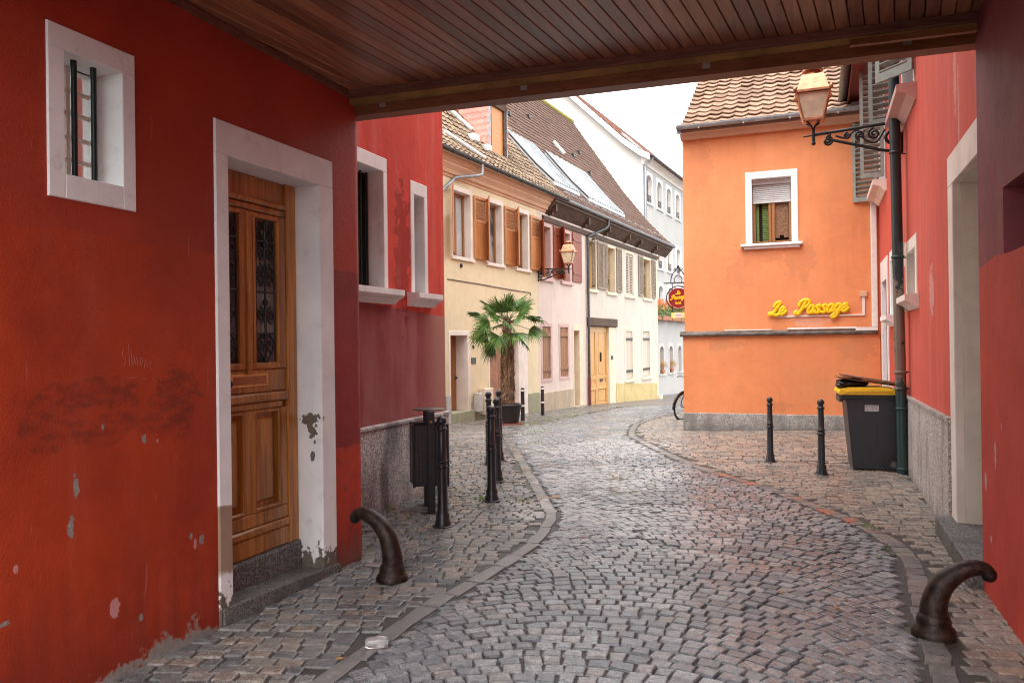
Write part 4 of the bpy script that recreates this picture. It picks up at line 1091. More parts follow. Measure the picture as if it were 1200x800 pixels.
for a,b in ((12.16,12.80),(12.84,13.32),(14.53,15.2),(17.7,18.42),(19.9,20.5)): shut_flat(H5,FF,a,b,3.74,5.58,gr,o=.045,slat=.07,tilt=.035,lower=.0)
for a,b in ((15.87,16.42),(16.44,16.97)): shut_flat(H5,FF,a,b,3.70,5.48,M['shut_pale'],o=-.05,slat=.07,tilt=.035)
for a,b in lowp:
    mb=MB(); surround(mb,FF,a,b,.36,2.32,.12,.12,.13,.12,-.15,.014,.006); wn=mb.obj('window',M['pinkframe'],H5); plank_shut(wn,FF,a+.125,b-.125,.49,2.18,M['shut_wood'])
for a,b in lowc:
    mb=MB(); surround(mb,FF,a,b,.02,2.28,.17,.17,.16,.02,-.15,.014,.006); mb.fbox(FF,a-.05,b+.05,-.10,.018,-.1,.08,bev=.01); wn=mb.obj('window',M['creamframe'],H5); plank_shut(wn,FF,a+.175,b-.175,.06,2.11,M['shut_pale'],barmat=M['iron'])
mb=MB(); surround(mb,FF,9.5,10.5,-1.2,2.30,.10,.34,.22,0,-.4,.014,.006); dn=mb.obj('door_frame',M['creamframe'],H5)
mb=MB(); mb.fbox(FF,9.6,10.16,-1,2.08,-.42,-.39); mb.obj('door',M['shut_wood'],dn)
mb=MB(); mb.fbox(FF,9.46,10.5,-1.0,-.62,-.1,.12,bev=.02); mb.obj('door_step',M['plinth_p'],H5)
mb=MB(); mb.fbox(FF,10.97,14.42,2.27,2.60,-.3,.09,bev=.03); mb.obj('timber_lintel',M['timber'],H5)
mb=MB(); mb.fbox(FF,13.50,14.3,-1.4,2.27,-.4,.012,bev=.008); mb.obj('stone_jamb',M['creamframe'],H5)
mb=MB(); mb.fbox(FF,11.02,13.5,-.95,2.27,-.24,-.12)
for a,b in ((11.04,12.24),(12.26,13.48)):
    mb.fbox(FF,a,a+.12,-.93,2.25,-.12,-.095); mb.fbox(FF,b-.12,b,-.93,2.25,-.12,-.095)
    for c,d in ((-.93,-.75),(-.12,.05),(.22,.36),(2.05,2.25)): mb.fbox(FF,a+.12,b-.12,c,d,-.12,-.095)
    mb.fbox(FF,a+.2,b-.2,-.67,-.2,-.12,-.102,bev=.02); mb.fbox(FF,a+.28,b-.28,.40,2.0,-.12,-.106,bev=.015); mb.fbox(FF,a+.12,b-.12,-.2,-.12,-.12,-.07,bev=.02)
gd=mb.obj('gate',M['honey'],H5)
mb=MB(); mb.fbox(FF,12.7,12.76,.9,1.25,-.106,-.05,bev=.01); mb.fbox(FF,12.7,12.95,.1,.2,-.094,-.08); mb.fbox(FF,11.35,11.6,.06,.24,-.094,-.08); mb.obj('gate_fittings',M['black'],gd)
mb=MB(); mb.fbox(FF,13.72,13.92,.95,1.1,.013,.04); mb.obj('intercom',M['black'],H5)
mb=MB(); P=FF.P
mb.fbox(FF,6.5,9.5,-1.4,.02,-.05,.03,bev=.008); mb.obj('plinth',M['plinth_p'],H5)
mb=MB(); V=[P(14.3,-2,-.05),P(20.6,-2,-.05),P(20.6,-2,.03),P(14.3,-2,.03),P(14.3,-.06,-.05),P(20.6,-.36,-.05),P(20.6,-.36,.03),P(14.3,-.06,.03)]; mb.hexa(V); mb.obj('plinth',M['plinth_c'],H5)
# timber eaves: boards, plate and joist ends
mb=MB(); mb.sweep([(-.1,5.66),(.06,5.66),(.08,5.82),(-.1,5.9)],FF,6.9,20.95)
mb.sweep([(.0,5.92),(.36,6.32),(.36,6.36),(-.05,5.98)],FF,7.16,22.6)
s=7.4
while s<22.5:
    mb.fbox(FF,s,s+.14,5.9,6.05,-.1,.16,random.random(),bev=.01); mb.prism([(s,6.02),(s+.14,6.02),(s+.14,6.27),(s,6.27)],FF,.05,.30); s+=random.uniform(1.7,3.2)
mb.sweep([(.34,6.30),(.38,6.30),(.38,6.47),(.34,6.47)],FF,7.16,22.6)
mb.obj('timber_eaves',M['timber'],H5)
mb=MB(); gutter(mb,FF,8.12,22.75,.45,6.48); mb.obj('gutter',M['zinc'],H5)
mb=MB(); mb.tube([FF.P(s,z,o) for s,z,o in crv([(12.3,6.42,.45),(12.3,6.2,.45),(12.1,6.02,.38),(11.1,5.66,.12),(10.97,5.5,.08)],4)]+[FF.P(10.97,2.0,.08)],.05,10); mb.tube([FF.P(10.97,2.0,.08),FF.P(10.97,.35,.08)],.05,10); mb.obj('downpipe',M['zinc_dark'],H5)
mb=MB(); mb.tube([FF.P(10.97,.35,.08),FF.P(10.97,-.75,.08)],.06,10); mb.obj('pipe_foot',M['rust'],H5)
rp=MB(); slab_roof(rp,FF,6.42,22.75,ROOF,GO); rp.add([FF.P(6.42,13.55,GO-5.48),FF.P(22.75,13.55,GO-5.48),FF.P(22.75,6.3,-9.4),FF.P(6.42,6.3,-9.4)],[(0,1,2,3)])
tile_roof(rp,FF,7.9,22.75,ROOF,.25,.27,GO,.035,.016,lambda s,b:part_y(s,b),.006)
rf=rp.obj('roof',M['tile_brown'],H5)
mb=MB(); mb.tube([FF.P(6.4,13.6,GO-5.5),FF.P(22.75,13.6,GO-5.5)],.13,8); mb.obj('ridge',M['moss'],rf)
# glazing let into the roof
def sky(a0,a1,b0,b1,sh):
    mb=MB(); N_=15
    for part in range(2):
        V=[];fs=[]
    e=.09
    def pt(u,v,k): 
        b=b0+(b1-b0)*v; s=a0+(a1-a0)*u+sh*v
        return FF.P(s,zr(b)+.045+k,GO-b+ .06)
    rows=6
    for i in range(N_):
        u0=i/N_;u1=(i+1)/N_
        for j in range(rows):
            v0=j/rows;v1=(j+1)/rows; um=(u0+u1)/2
            V=[pt(u0,v0,e),pt(um,v0,e+.05),pt(u1,v0,e),pt(u0,v1,e),pt(um,v1,e+.05),pt(u1,v1,e)]
            mb.add(V,[(0,1,4,3),(1,2,5,4)])
    for u in (0,1):
        for j in range(rows):
            v0=j/rows;v1=(j+1)/rows; mb.add([pt(u,v0,e),pt(u,v1,e),pt(u,v1,-.04),pt(u,v0,-.04)],[(0,1,2,3)])
    mb.add([pt(0,1,e),pt(1,1,e),pt(1,1,-.04),pt(0,1,-.04)],[(0,1,2,3)]); mb.add([pt(0,0,e),pt(1,0,e),pt(1,0,-.04),pt(0,0,-.04)],[(3,2,1,0)])
    mb.obj('roof_glazing',M['skylight'],rf)
    for u in (0,1):
        mb=MB(); mb.tube([pt(u,j/8,.1) for j in range(9)],.035,6); mb.obj('glazing_edge',M['zinc_dark'],rf)
    for i in range(1,8):
        mb=MB(); mb.tube([pt(i/8,j/8,.14) for j in range(9)],.022,5); mb.obj('glazing_bar',M['zinc'],rf)
sky(8.6,11.15,.75,2.28,-.7); sky(12.0,16.6,.72,2.3,-.6)
for s in (8.9,9.6,10.4,11.2,12.0,12.9,13.7,14.5,15.3,16.2,17.2,18.2,19.3,20.4,21.3):
    mb=MB(); mb.tube([FF.P(s,zr(.45)+.1,GO-.45),FF.P(s+.45,zr(.40)+.12,GO-.40)],.02,5); mb.tube([FF.P(s+.2,zr(.45),GO-.45),FF.P(s+.2,zr(.45)+.16,GO-.42)],.015,5); mb.obj('snow_guard',M['zinc'],rf)
mb=MB(); mb.tube([FF.P(14.55,zr(3.2)+.10,GO-3.2),FF.P(14.85,zr(2.82)+.13,GO-2.82)],.11,8); mb.obj('roof_vent',M['lead'],rf)
for s,b in ((10.3,3.3),(13.2,3.8),(16.5,3.1),(18.3,3.5),(12.2,4.6),(17.3,2.6)):
    mb=MB(); mb.fbox(FF,s,s+.16,zr(b)+.0,zr(b)+.14,GO-b-.05,GO-b+.1); mb.obj('vent_tile',M['black'],rf)

# ---- tall grey house at the bend
FG=Fr((-8.5,44.4),(.96,10),(10,-.96))
H6=thing('tall_grey_house','tall pale grey house with white gable and arched windows closing the lane','house',(-12,50,-1.6))
arches=[(.45+2.28*i,1.95+2.28*i) for i in range(7)]
rows=[(9.85,11.72),(6.15,8.05),(3.25,5.3)]
mb=MB(); ops=[(a,b,c,d) for a,b in arches for c,d in rows]+[(a+.1,b-.1,-.35,1.55) for a,b in arches[1:]]
facade(mb,FG,0,22,-4,12.4,ops,.4); mb.fbox(FG,0,22,-4,12.4,-12,-11.8)
mb.obj('wall',M['gray'],H6)
mb=MB(); P=FG.P
mb.add([P(-.01,-4,.0),P(-.01,-4,-12),P(-.01,12.4,-12),P(-.01,12.4,0),P(-.01,18.0,-6)],[(0,3,4,2,1)]); mb.obj('gable',M['gable'],H6); mb=MB(); mb.add([P(22,-4,.0),P(22,-4,-12),P(22,12.4,-12),P(22,12.4,0),P(22,18.0,-6)],[(0,1,2,4,3)]); mb.obj('gable',M['gable'],H6)
def arch_poly(a,b,c,d,k=.22,n=8):
    m=(a+b)/2; r=(b-a)/2
    return [(a,c),(b,c)]+[(m+r*math.cos(t),d-k+k*math.sin(t)) for t in [PI*i/n for i in range(n+1)]]
def arch_window(F,a,b,c,d,par,fm,rail=True,box=None):
    mb=MB(); w=.2; o0,o1=-.3,.02
    out=arch_poly(a,b,c,d,.34); inn=arch_poly(a+w,b-w,c,d-w,.30)
    n=len(out)
    V=[F.P(s,z,o1) for s,z in out]+[F.P(s,z,o1) for s,z in inn]+[F.P(s,z,o0) for s,z in out]+[F.P(s,z,o0) for s,z in inn]
    fs=[]
    for i in range(n):
        j=(i+1)%n
        if i==0: continue
        fs.append((i,j,n+j,n+i)); fs.append((n+i,n+j,3*n+j,3*n+i)); fs.append((i,2*n+i,2*n+j,j))
    mb.add(V,fs)
    # spandrels of the rectangular hole
    for side in (0,1):
        x=b if side==0 else a
        pts=out[2:2+5] if side==0 else out[-5:]
        poly=[(x,d)]+(pts if side==0 else pts)
        mb.add([F.P(s,z,.001) for s,z in poly],[tuple(range(len(poly)))])
    mb.fbox(F,a-.05,b+.05,c-.1,c,-.2,.09)
    wn=mb.obj('window',M[fm],par)
    mb=MB(); mb.add([F.P(s,z,-.28) for s,z in inn],[tuple(range(n))]); mb.obj('pane',M['glass_mid'],wn)
    mb=MB(); m_=(a+b)/2; mb.fbox(F,m_-.05,m_+.05,c,d-.22,-.279,-.24); mb.fbox(F,a+w,a+w+.09,c,d-.45,-.279,-.22); mb.fbox(F,b-w-.09,b-w,c,d-.45,-.279,-.22); mb.obj('frame',M['winframe'],wn)
    if rail:
        mb=MB(); 
        for z in (.25,.5): mb.tube([F.P(a+w,c+z,-.05),F.P(b-w,c+z,-.05)],.02,5)
        for k in range(5):
            s=a+w+(b-a-2*w)*(k+.5)/5; mb.tube([F.P(s,c,-.05),F.P(s,c+.5,-.05)],.014,4)
        mb.obj('railing',M['iron'],wn)
for c,d in rows:
    for i,(a,b) in enumerate(arches): arch_window(FG,a,b,c,d,H6,'white_clean',rail=c>6)
for a,b in arches[1:]: arch_window(FG,a+.1,b-.1,-.35,1.55,H6,'greybox' if False else 'gable',rail=False)
mb=MB(); mb.fbox(FG,.2,1.3,-2.5,1.9,-.1,.01); mb.obj('door',M['glass_mid'],H6)
mb=MB(); mb.sweep([(-.1,11.95),(.06,11.95),(.12,12.1),(.3,12.25),(.42,12.32),(.42,12.4),(-.1,12.4)],FG,-.05,22); mb.obj('cornice',M['peach'] if False else M['warmwhite'],H6)
RG=[(0,12.42),(.6,12.75),(1.6,13.55),(6.5,18.35)]
rp=MB(); slab_roof(rp,FG,-.35,22.3,RG,.5,.15); tile_roof(rp,FG,-.35,22.3,RG,.3,.34,.5,.035,.02); 
rp.add([FG.P(-.35,18.35,-6),FG.P(22.3,18.35,-6),FG.P(22.3,12.3,-12.4),FG.P(-.35,12.3,-12.4)],[(0,1,2,3)])
rf=rp.obj('roof',M['tile_red'],H6)
mb=MB()
for (a,z),(c,y) in zip(RG,RG[1:]):
    P=FG.P; mb.hexa([P(-.42,z-.35,.5-a),P(-.34,z-.35,.5-a),P(-.34,y-.35,.5-c),P(-.42,y-.35,.5-c),P(-.42,z+.02,.5-a),P(-.34,z+.02,.5-a),P(-.34,y+.02,.5-c),P(-.42,y+.02,.5-c)])
mb.obj('verge_board',M['white_clean'],rf)
mb=MB(); gutter(mb,FG,-.4,22.3,.55,12.40,.09); mb.obj('gutter',M['zinc_dark'],H6)
mb=MB(); mb.tube([FG.P(s,z,o) for s,z,o in ((.25,12.35,.5),(.25,12.2,.45),(.1,11.8,.1),(.1,-2,.1))],.07,8); mb.obj('downpipe',M['zinc'],H6)
for s,b in ((2.5,1.5),(6.0,1.0)):
    mb=MB(); z=interp(RG,b); z2=interp(RG,b+1.1)
    mb.hexa([FG.P(s,z+.02,.5-b),FG.P(s+.9,z+.02,.5-b),FG.P(s+.9,z2+.02,.5-b-1.1),FG.P(s,z2+.02,.5-b-1.1),FG.P(s,z+.16,.5-b+.05),FG.P(s+.9,z+.16,.5-b+.05),FG.P(s+.9,z2+.16,.5-b-1.05),FG.P(s,z2+.16,.5-b-1.05)]); mb.obj('roof_window',M['skylight'],rf)
# ---- house closing the view
H7=thing('far_house','narrow far house with grey walls and a reddish roof glimpsed past the orange corner','house',(-6,68,-2.3))
mb=MB(); FZ=Fr((-12,66),(1,0),(0,-1)); facade(mb,FZ,0,14,-4,9.5,[(5.0,6.2,5.5,7.3),(5.0,6.2,1.5,3.4),(7.2,8.4,5.5,7.3),(7.2,8.4,1.5,3.4)],.4); mb.fbox(FZ,0,14,-4,9.5,-8,-7.8); mb.obj('wall',M['gray'],H7)
for a in (5.0,7.2):
    for c in (5.5,1.5):
        mb=MB(); surround(mb,FZ,a,a+1.2,c,c+1.8,.12,.12,.12,.1,-.2,.02); wn=mb.obj('window',M['warmwhite'],H7); mb=MB(); mb.fbox(FZ,a+.12,a+1.08,c+.1,c+1.68,-.2,-.17); mb.obj('pane',M['glass'],wn)
mb=MB(); P=FZ.P; mb.add([P(-.3,9.4,.4),P(14.3,9.4,.4),P(14.3,14,-4),P(-.3,14,-4),P(-.3,9.4,-8.4),P(14.3,9.4,-8.4)],[(0,1,2,3),(3,2,5,4),(0,3,4),(1,5,2)]); mb.obj('roof',M['tile_red'],H7)

# ------------------------------------------------------------------ orange house
FO=Fr((-2.11,15.0),(1,0),(0,-1))
H8=thing('orange_house','bright orange corner house with one white framed window and a grey base','house',(-.4,17,-.05))
mb=MB(); facade(mb,FO,.0,3.42,-.6,5.55,[(1.15,2.07,3.44,4.78)],.4); 
FOL=Fr((-2.11,15.0),(-.9,10),(-10,-.9))
facade(mb,FOL,.001,9.0,-1.2,5.55,[(2.4,3.6,1.6,3.4),(5.2,6.4,1.6,3.4)],.35); mb.box(-3.0,5,23.8,24,-1,5.5); mb.box(4.8,5,15.4,24,-1,5.5); mb.box(1.31,5,15.0,15.4,-.6,5.5)
mb.obj('wall',M['orange'],H8)
for a in (2.4,5.2):
    mb=MB(); surround(mb,FOL,a,a+1.2,1.6,3.4,.1,.1,.1,.1,-.2,.02); wn=mb.obj('window',M['white_clean'],H8); mb=MB(); mb.fbox(FOL,a+.1,a+1.1,1.7,3.3,-.2,-.17); mb.obj('pane',M['glass'],wn)
mb=MB(); mb.fbox(FO,-.035,3.42,-.6,.285,-.1,.05,bev=.012); mb.fbox(FOL,.05,9,-1.4,.25,-.1,.05); mb.obj('plinth',M['granite_o'],H8)
# ledge, thicker lower wall
mb=MB(); mb.fbox(FO,-.03,3.40,.285,1.735,-.05,.028); mb.obj('lower_wall',M['orange'],H8)
mb=MB(); mb.sweep([(-.02,1.735),(.05,1.735),(.095,1.755),(.10,1.785),(.0,1.835),(-.02,1.835)],FO,-.08,3.36); mb.fbox(FOL,-.08,9,1.737,1.83,-.02,.08); mb.obj('ledge',plain('dark weathered ledge',(.13,.115,.10),.8,var=.4,ns=8),H8)
mb=MB(); mb.fbox(FO,1.86,3.02,1.838,1.87,.03,.07,bev=.005); mb.fbox(FO,.75,1.58,1.838,1.855,.03,.06); mb.fbox(FO,3.0,3.36,1.80,1.86,.10,.115); mb.fbox(FO,3.27,3.37,1.86,4.2,.0,.06,bev=.01); mb.fbox(FO,3.12,3.16,2.09,2.42,.0,.025); mb.fbox(FO,1.7,3.16,2.07,2.09,.0,.025); mb.obj('cable_conduit',M['white_pl'],H8)
mb=MB(); mb.fbox(FO,3.08,3.2,2.40,2.50,.0,.05,bev=.01); mb.obj('junction_box',M['peach'],H8)
mb=MB(); surround(mb,FO,1.15,2.07,3.44,4.78,.115,.115,.13,.0,-.22,.025,.006); mb.fbox(FO,1.06,2.14,3.39,3.44,-.2,.10,bev=.01); mb.fbox(FO,1.12,2.09,3.345,3.39,-.0,.06,bev=.01); wn=mb.obj('window',M['white_clean'],H8)
mb=MB(); mb.fbox(FO,1.265,1.955,4.56,4.65,-.2,-.09,bev=.008)
for i in range(9): mb.fbox(FO,1.275,1.945,4.245+.035*i,4.275+.035*i,-.17,-.145,bev=.006)
mb.fbox(FO,1.275,1.945,4.215,4.243,-.18,-.135); mb.obj('roller_blind',M['blind'],wn)
mb=MB(); mb.fbox(FO,1.265,1.955,3.44,4.65,-.34,-.33); mb.obj('room_back',M['black'],wn)
mb=MB(); surround(mb,FO,1.266,1.60,3.445,4.6,.055,.05,.05,.06,-.21,-.16,.006); surround(mb,FO,1.605,1.954,3.445,4.6,.06,.045,.05,.06,-.21,-.155,.006); mb.obj('frame',M['winframe'],wn)
mb=MB()
for i in range(24): mb.fbox(FO,1.44,1.56,3.5+.045*i,3.535+.045*i,-.25,-.235)
mb.fbox(FO,1.33,1.38,3.5,4.55,-.25,-.235); mb.obj('green_slats',M['green'],wn)
mb=MB()
for i in range(14): 
    a=1.665+.017*i; mb.fbox(FO,a,a+.015,3.56+.10*abs(i-6)/7*0+ (.05 if 4<i<9 else .0),4.54,-.215,-.205,random.random())
mb.obj('curtain',M['curtain'],wn)
mb=MB(); mb.sweep([(-.05,5.50),(.1,5.50),(.16,5.58),(.22,5.62),(-.05,5.64)],FO,-.02,3.5); mb.obj('eaves_band',M['peach'],H8)
RO=[(0,5.68),(.5,5.96),(6.0,9.37)]
rp=MB(); slab_roof(rp,FO,.02,3.6,RO,.27,.1); tile_roof(rp,FO,.02,3.62,RO,.235,.30,.27,.045,.026,None,.010)
rp.add([FO.P(.02,9.37,-5.73),FO.P(7.1,9.37,-5.73),FO.P(7.1,5.6,-11),FO.P(-.1,5.6,-11)],[(0,1,2,3)]); rp.add([FO.P(3.6,5.7,.2),FO.P(7.1,5.7,.2),FO.P(7.1,9.37,-5.73),FO.P(3.6,9.37,-5.73)],[(0,1,2,3)])
rp.add([FO.P(.03,5.5,.1),FO.P(.03,9.3,-5.73),FO.P(.03,5.5,-11)],[(0,1,2)])
rf=rp.obj('roof',M['tile_or'],H8)
mb=MB()
for (a,z),(c,y) in zip(RO,RO[1:]):
    P=FO.P; mb.hexa([P(-.06,z-.12,.27-a),P(.03,z-.12,.27-a),P(.03,y-.12,.27-c),P(-.06,y-.12,.27-c),P(-.06,z+.06,.27-a),P(.03,z+.06,.27-a),P(.03,y+.06,.27-c),P(-.06,y+.06,.27-c)])
mb.obj('verge_flashing',M['zinc'],rf)
mb=MB(); gutter(mb,FO,-.06,3.5,.33,5.70,.07); mb.obj('gutter',M['zinc'],H8)
# ------------------------------------------------------------------ bollards
def make_bollard(label,loc,group):
    t=thing('bollard',label,'bollard',loc,0,group)
    W=t['_w']; t['_w']=(0,0,0)
    mb=MB(); mb.lathe([(.072,-.03),(.072,.03),(.066,.05),(.060,.06),(.062,.11),(.052,.125),(.047,.14),(.043,.52)],n=18)
    mb.lathe([(.043,.52),(.052,.525),(.055,.535),(.052,.548),(.044,.553),(.044,.575),(.050,.58),(.050,.592),(.042,.597),(.036,.86)],n=18)
    p=mb.obj('post',M['bollard'],t)
    mb=MB(); mb.lathe([(.036,.86),(.046,.865),(.049,.875),(.046,.888),(.034,.893),(.032,.925),(.044,.932),(.047,.945),(.045,.96),(.036,.978),(.02,.99),(.004,.994)],n=18); mb.obj('cap',M['bollard'],t)
    mb=MB(); mb.lathe([(.095,-.03),(.095,.008),(.08,.014)],n=18); mb.obj('base_plate',M['bollard'],t)
    return t
gl='black bollards along the left kerb'; gr_='black bollards before the orange house'
b0=make_bollard('black cast bollard standing right beside the litter bin',(-3.05,6.25,.012),gl)
for (x,y,l) in ((-3.05,7.42,'nearest bollard of the tight row in front of the potted palm'),(-3.42,8.50,'second bollard of the tight row, half behind the nearest one'),(-3.98,9.60,'bollard in the tight row furthest left, mostly hidden behind the front ones'),(-3.98,9.98,'rearmost bollard at the right side of the tight row by the palm')):
    dup(b0,(x,y,gz(x,y)+.012),0,l)
b1=dup(b0,(-.42,10.89,.012),0,'left one of the two black bollards before the orange wall',.88); b1['group']=gr_
b2=dup(b0,(.2,10.05,.012),0,'right one of the two black bollards, the one next to the wheeled bin',.92); b2['group']=gr_
def banded(loc,label):
    t=thing('banded_bollard',label,'bollard',loc,0,'white banded bollards by the house fronts'); t['_w']=(0,0,0)
    mb=MB(); mb.lathe([(.06,-.03),(.06,.02),(.055,.04),(.05,.82),(.045,.835),(.03,.85),(.005,.856)],n=14); mb.obj('post',M['bollard'],t)
    for z in (.36,.76):
        mb=MB(); mb.lathe([(.0535,z),(.055,z+.004),(.055,z+.04),(.0535,z+.044)],n=14); mb.obj('white_band',M['white_clean'],t)
    return t
c=banded((-6.9,19.0,gz(-6.9,19)+.01),'white banded bollard close to the palm pot, by the yellow house')
dup(c,(-7.15,21.4,gz(-7.15,21.4)+.01),0,'white banded bollard by the corner where yellow and pink walls meet')

# ------------------------------------------------------------------ litter bin
t=thing('litter_bin','dark metal street litter bin hung between two posts with a flat lid','litter bin',(-3.50,6.88,0)); 
a=R(33); FBn=Fr((-3.50,6.88),(math.cos(a),math.sin(a)),(math.sin(a),-math.cos(a)))
for o in (.19,-.19):
    mb=MB(); mb.fbox(FBn,-.035,.035,.0,1.0,o-.025,o+.025,bev=.004); mb.fbox(FBn,-.11,.11,-.02,.018,o-.07,o+.07); mb.obj('post',M['binmetal'],t)
mb=MB(); mb.lathe([(.15,1.0),(.16,1.003),(.16,1.010),(.15,1.014),(.0,1.016)],(-3.50,6.88,0),20); mb.obj('lid',plain('brown grey bin lid',(.10,.085,.075),.4,.2),t)
mb=MB()
hw=.165
mb.fbox(FBn,-hw,hw,.27,.29,-hw,hw)
for sg in (-1,1):
    mb.fbox(FBn,sg*hw-.008,sg*hw+.008,.27,.86,-hw,hw); mb.fbox(FBn,-hw+.009,hw-.009,.27,.86,sg*hw-.008,sg*hw+.008)
for cx in (-1,1):
    for cy in (-1,1): q=FBn.P(cx*hw,0,cy*hw); mb.tube([(q[0],q[1],.26),(q[0],q[1],.87)],.014,8)
bd=mb.obj('bin_body',M['binmetal'],t)
perf=plain('dark perforations',(.05,.04,.036),.5)
for face in (0,1):
    mb=MB(); P=FBn.P
    for z in range(19):
        for k in range(9):
            zz=.32+.027*z; s=-.135+.034*k; e0,e1=hw+.0085,hw+.0095
            Q=(lambda a,h,o:P(o,h,a)) if face==0 else (lambda a,h,o:P(a,h,o))
            mb.hexa([Q(s-.010,zz,e0),Q(s+.010,zz,e0),Q(s+.010,zz,e1),Q(s-.010,zz,e1),Q(s-.010,zz+.016,e0),Q(s+.010,zz+.016,e0),Q(s+.010,zz+.016,e1),Q(s-.010,zz+.016,e1)])
    mb.obj('perforated_sheet',perf,bd)
mb=MB(); q=FBn.P(0,0,.218); mb.tube([(q[0],q[1],.9),(q[0]+.012*FBn.n[0],q[1]+.012*FBn.n[1],.9)],.012,8); mb.obj('lock',M['brass'],t)

# ------------------------------------------------------------------ horn shaped guard stones
def horn(loc,pts,rad,dirv,label):
    t=thing('guard_post',label,'guard post',loc,0,'curved cast iron guard posts at the passage mouth')
    mb=MB(); P=[(loc[0]+dirv[0]*a,loc[1]+dirv[1]*a,loc[2]+z) for a,z in pts]; q=crv([p+(r,) for p,r in zip(P,rad)],5)
    mb.tube([p[:3] for p in q],[p[3] for p in q],16); e=q[-1]; mb.sphere(e[:3],e[3]*1.0,n=14,m=10)
    mb.obj('horn',M['castiron'],t)
    mb=MB(); c=(loc[0],loc[1],loc[2]); mb.lathe([(.112,-.03),(.115,.02),(.106,.045),(.088,.06),(.09,.085),(.083,.105),(.077,.12),(.065,.13)],c,20); mb.obj('foot',M['castiron'],t)
horn((-2.70,4.72,.005),[(.0,.05),(-.005,.14),(.008,.22),(.035,.305),(.09,.38),(.165,.432),(.235,.452),(.285,.442),(.305,.415)],[.078,.073,.068,.063,.058,.052,.046,.041,.040],(-1,.05),'curved iron guard post by the white door jamb, tip bent to the left wall')
horn((.66,4.80,.005),[(.0,.05),(.0,.12),(.01,.20),(.045,.28),(.10,.338),(.16,.374),(.215,.386),(.255,.378),(.275,.352)],[.078,.073,.067,.061,.055,.048,.043,.040,.041],(1,.12),'curved iron guard post at the lower right, tip bent to the red wall')

# ------------------------------------------------------------------ wheeled bin with bag and board
Wx,Wy=.80,10.75
t=thing('wheeled_bin','anthracite wheeled bin with a yellow lid beside the green downpipe','wheeled bin',(Wx,Wy,.015))
B=Fr((Wx,Wy),(1,.06),(.06,-1))     # s along the long side (front at -s), o towards the camera
mb=MB()
def ring(z,s0,s1,o0,o1): return [B.P(s0,z,o0),B.P(s1,z,o0),B.P(s1,z,o1),B.P(s0,z,o1)]
R_=[ring(.03,-.235,.27,-.23,.23),ring(.10,-.245,.27,-.235,.235),ring(.82,-.305,.285,-.265,.265),ring(.90,-.315,.29,-.27,.27),ring(.905,-.365,.30,-.29,.29),ring(.955,-.37,.30,-.295,.295)]
V=[p for r in R_ for p in r]; fs=[(3,2,1,0)]
for i in range(5):
    for k in range(4): fs.append((i*4+k,i*4+(k+1)%4,i*4+4+(k+1)%4,i*4+4+k))
fs.append((20,21,22,23)); mb.add(V,fs)
mb.tube([B.P(.30,.90,-.25),B.P(.36,.93,-.22),B.P(.36,.93,.22),B.P(.30,.90,.25)],.018,8)
mb.fbox(B,.03,.035,.35,.62,.245,.2575); mb.fbox(B,.035,.26,.615,.62,.245,.258)
mb.fbox(B,-.385,-.34,.86,.93,-.2,.2,bev=.01)
bdy=mb.obj('bin_body',M['plastic'],t)
md=bdy.modifiers.new('Bevel','BEVEL'); md.width=.012; md.segments=2
mb=MB(); P=B.P; f=lambda z:.25+(z-.42)*.04
mb.hexa([P(-.10,.75,.25),P(.06,.75,.25),P(.06,.75,.268),P(-.10,.75,.268),P(-.10,.83,.25),P(.06,.83,.25),P(.06,.83,.272),P(-.10,.83,.272)]); mb.obj('label_plate',M['label'],t)
mb=MB()
prof=[(-.39,.957),(-.40,.985),(-.385,1.02),(-.27,1.045),(.1,1.05),(.28,1.02),(.32,.985),(.32,.957)]
mb.prism(prof,B,-.31,.31); mb.prism([(-.34,.985),(.15,.995),(.22,1.01),(.1,1.03),(-.3,1.02)],B,.311,.320); ld=mb.obj('lid',M['plastic_y'],t); md=ld.modifiers.new('Bevel','BEVEL'); md.width=.012; md.segments=2
for o in (-.28,.255):
    mb=MB(); cy=.105; c=[B.P(.215,cy,o),B.P(.215,cy,o+.05)]; mb.tube(c,.105,20); mb.tube([B.P(.215,cy,o+.05),B.P(.215,cy,o+.06)],.062,16)
    wl=mb.obj('wheel',M['rubber'],t); mb=MB(); mb.tube([B.P(.215,cy,o+.06),B.P(.215,cy,o+.068)],.04,14); mb.obj('hub',plain('grey hub',(.10,.10,.11),.4),wl)
mb=MB(); mb.sphere(B.P(-.22,1.085,.0),.19,.16,.07,14,9,jit=.12); mb.sphere(B.P(-.34,1.06,.08),.07,.06,.04,10,7,jit=.15); o_=mb.obj('rubbish_bag',M['plastic_b'],None,(Wx-.22,Wy,1.03)); tag(o_,'shiny black rubbish bag squeezed under the board on the yellow lid','rubbish bag')
mb=MB(); V=[]
a0=(-.34,1.185);a1=(.36,1.07)
V=[P(a0[0],a0[1],-.2),P(a1[0],a1[1],-.2),P(a1[0],a1[1],.22),P(a0[0],a0[1],.26)]; V+=[(x,y,z+.018) for x,y,z in V]; mb.hexa(V)
V=[P(a0[0]-.06,a0[1]-.02,-.1),P(a1[0]-.03,a1[1]-.02,-.25),P(a1[0]-.03,a1[1]-.02,.15),P(a0[0]-.06,a0[1]-.02,.30)]; V+=[(x,y,z+.012) for x,y,z in V]; mb.hexa(V)
o_=mb.obj('board',M['board'],None,(Wx,Wy,1.12)); tag(o_,'flat brown board lying tilted on top of the yellow bin lid','board')

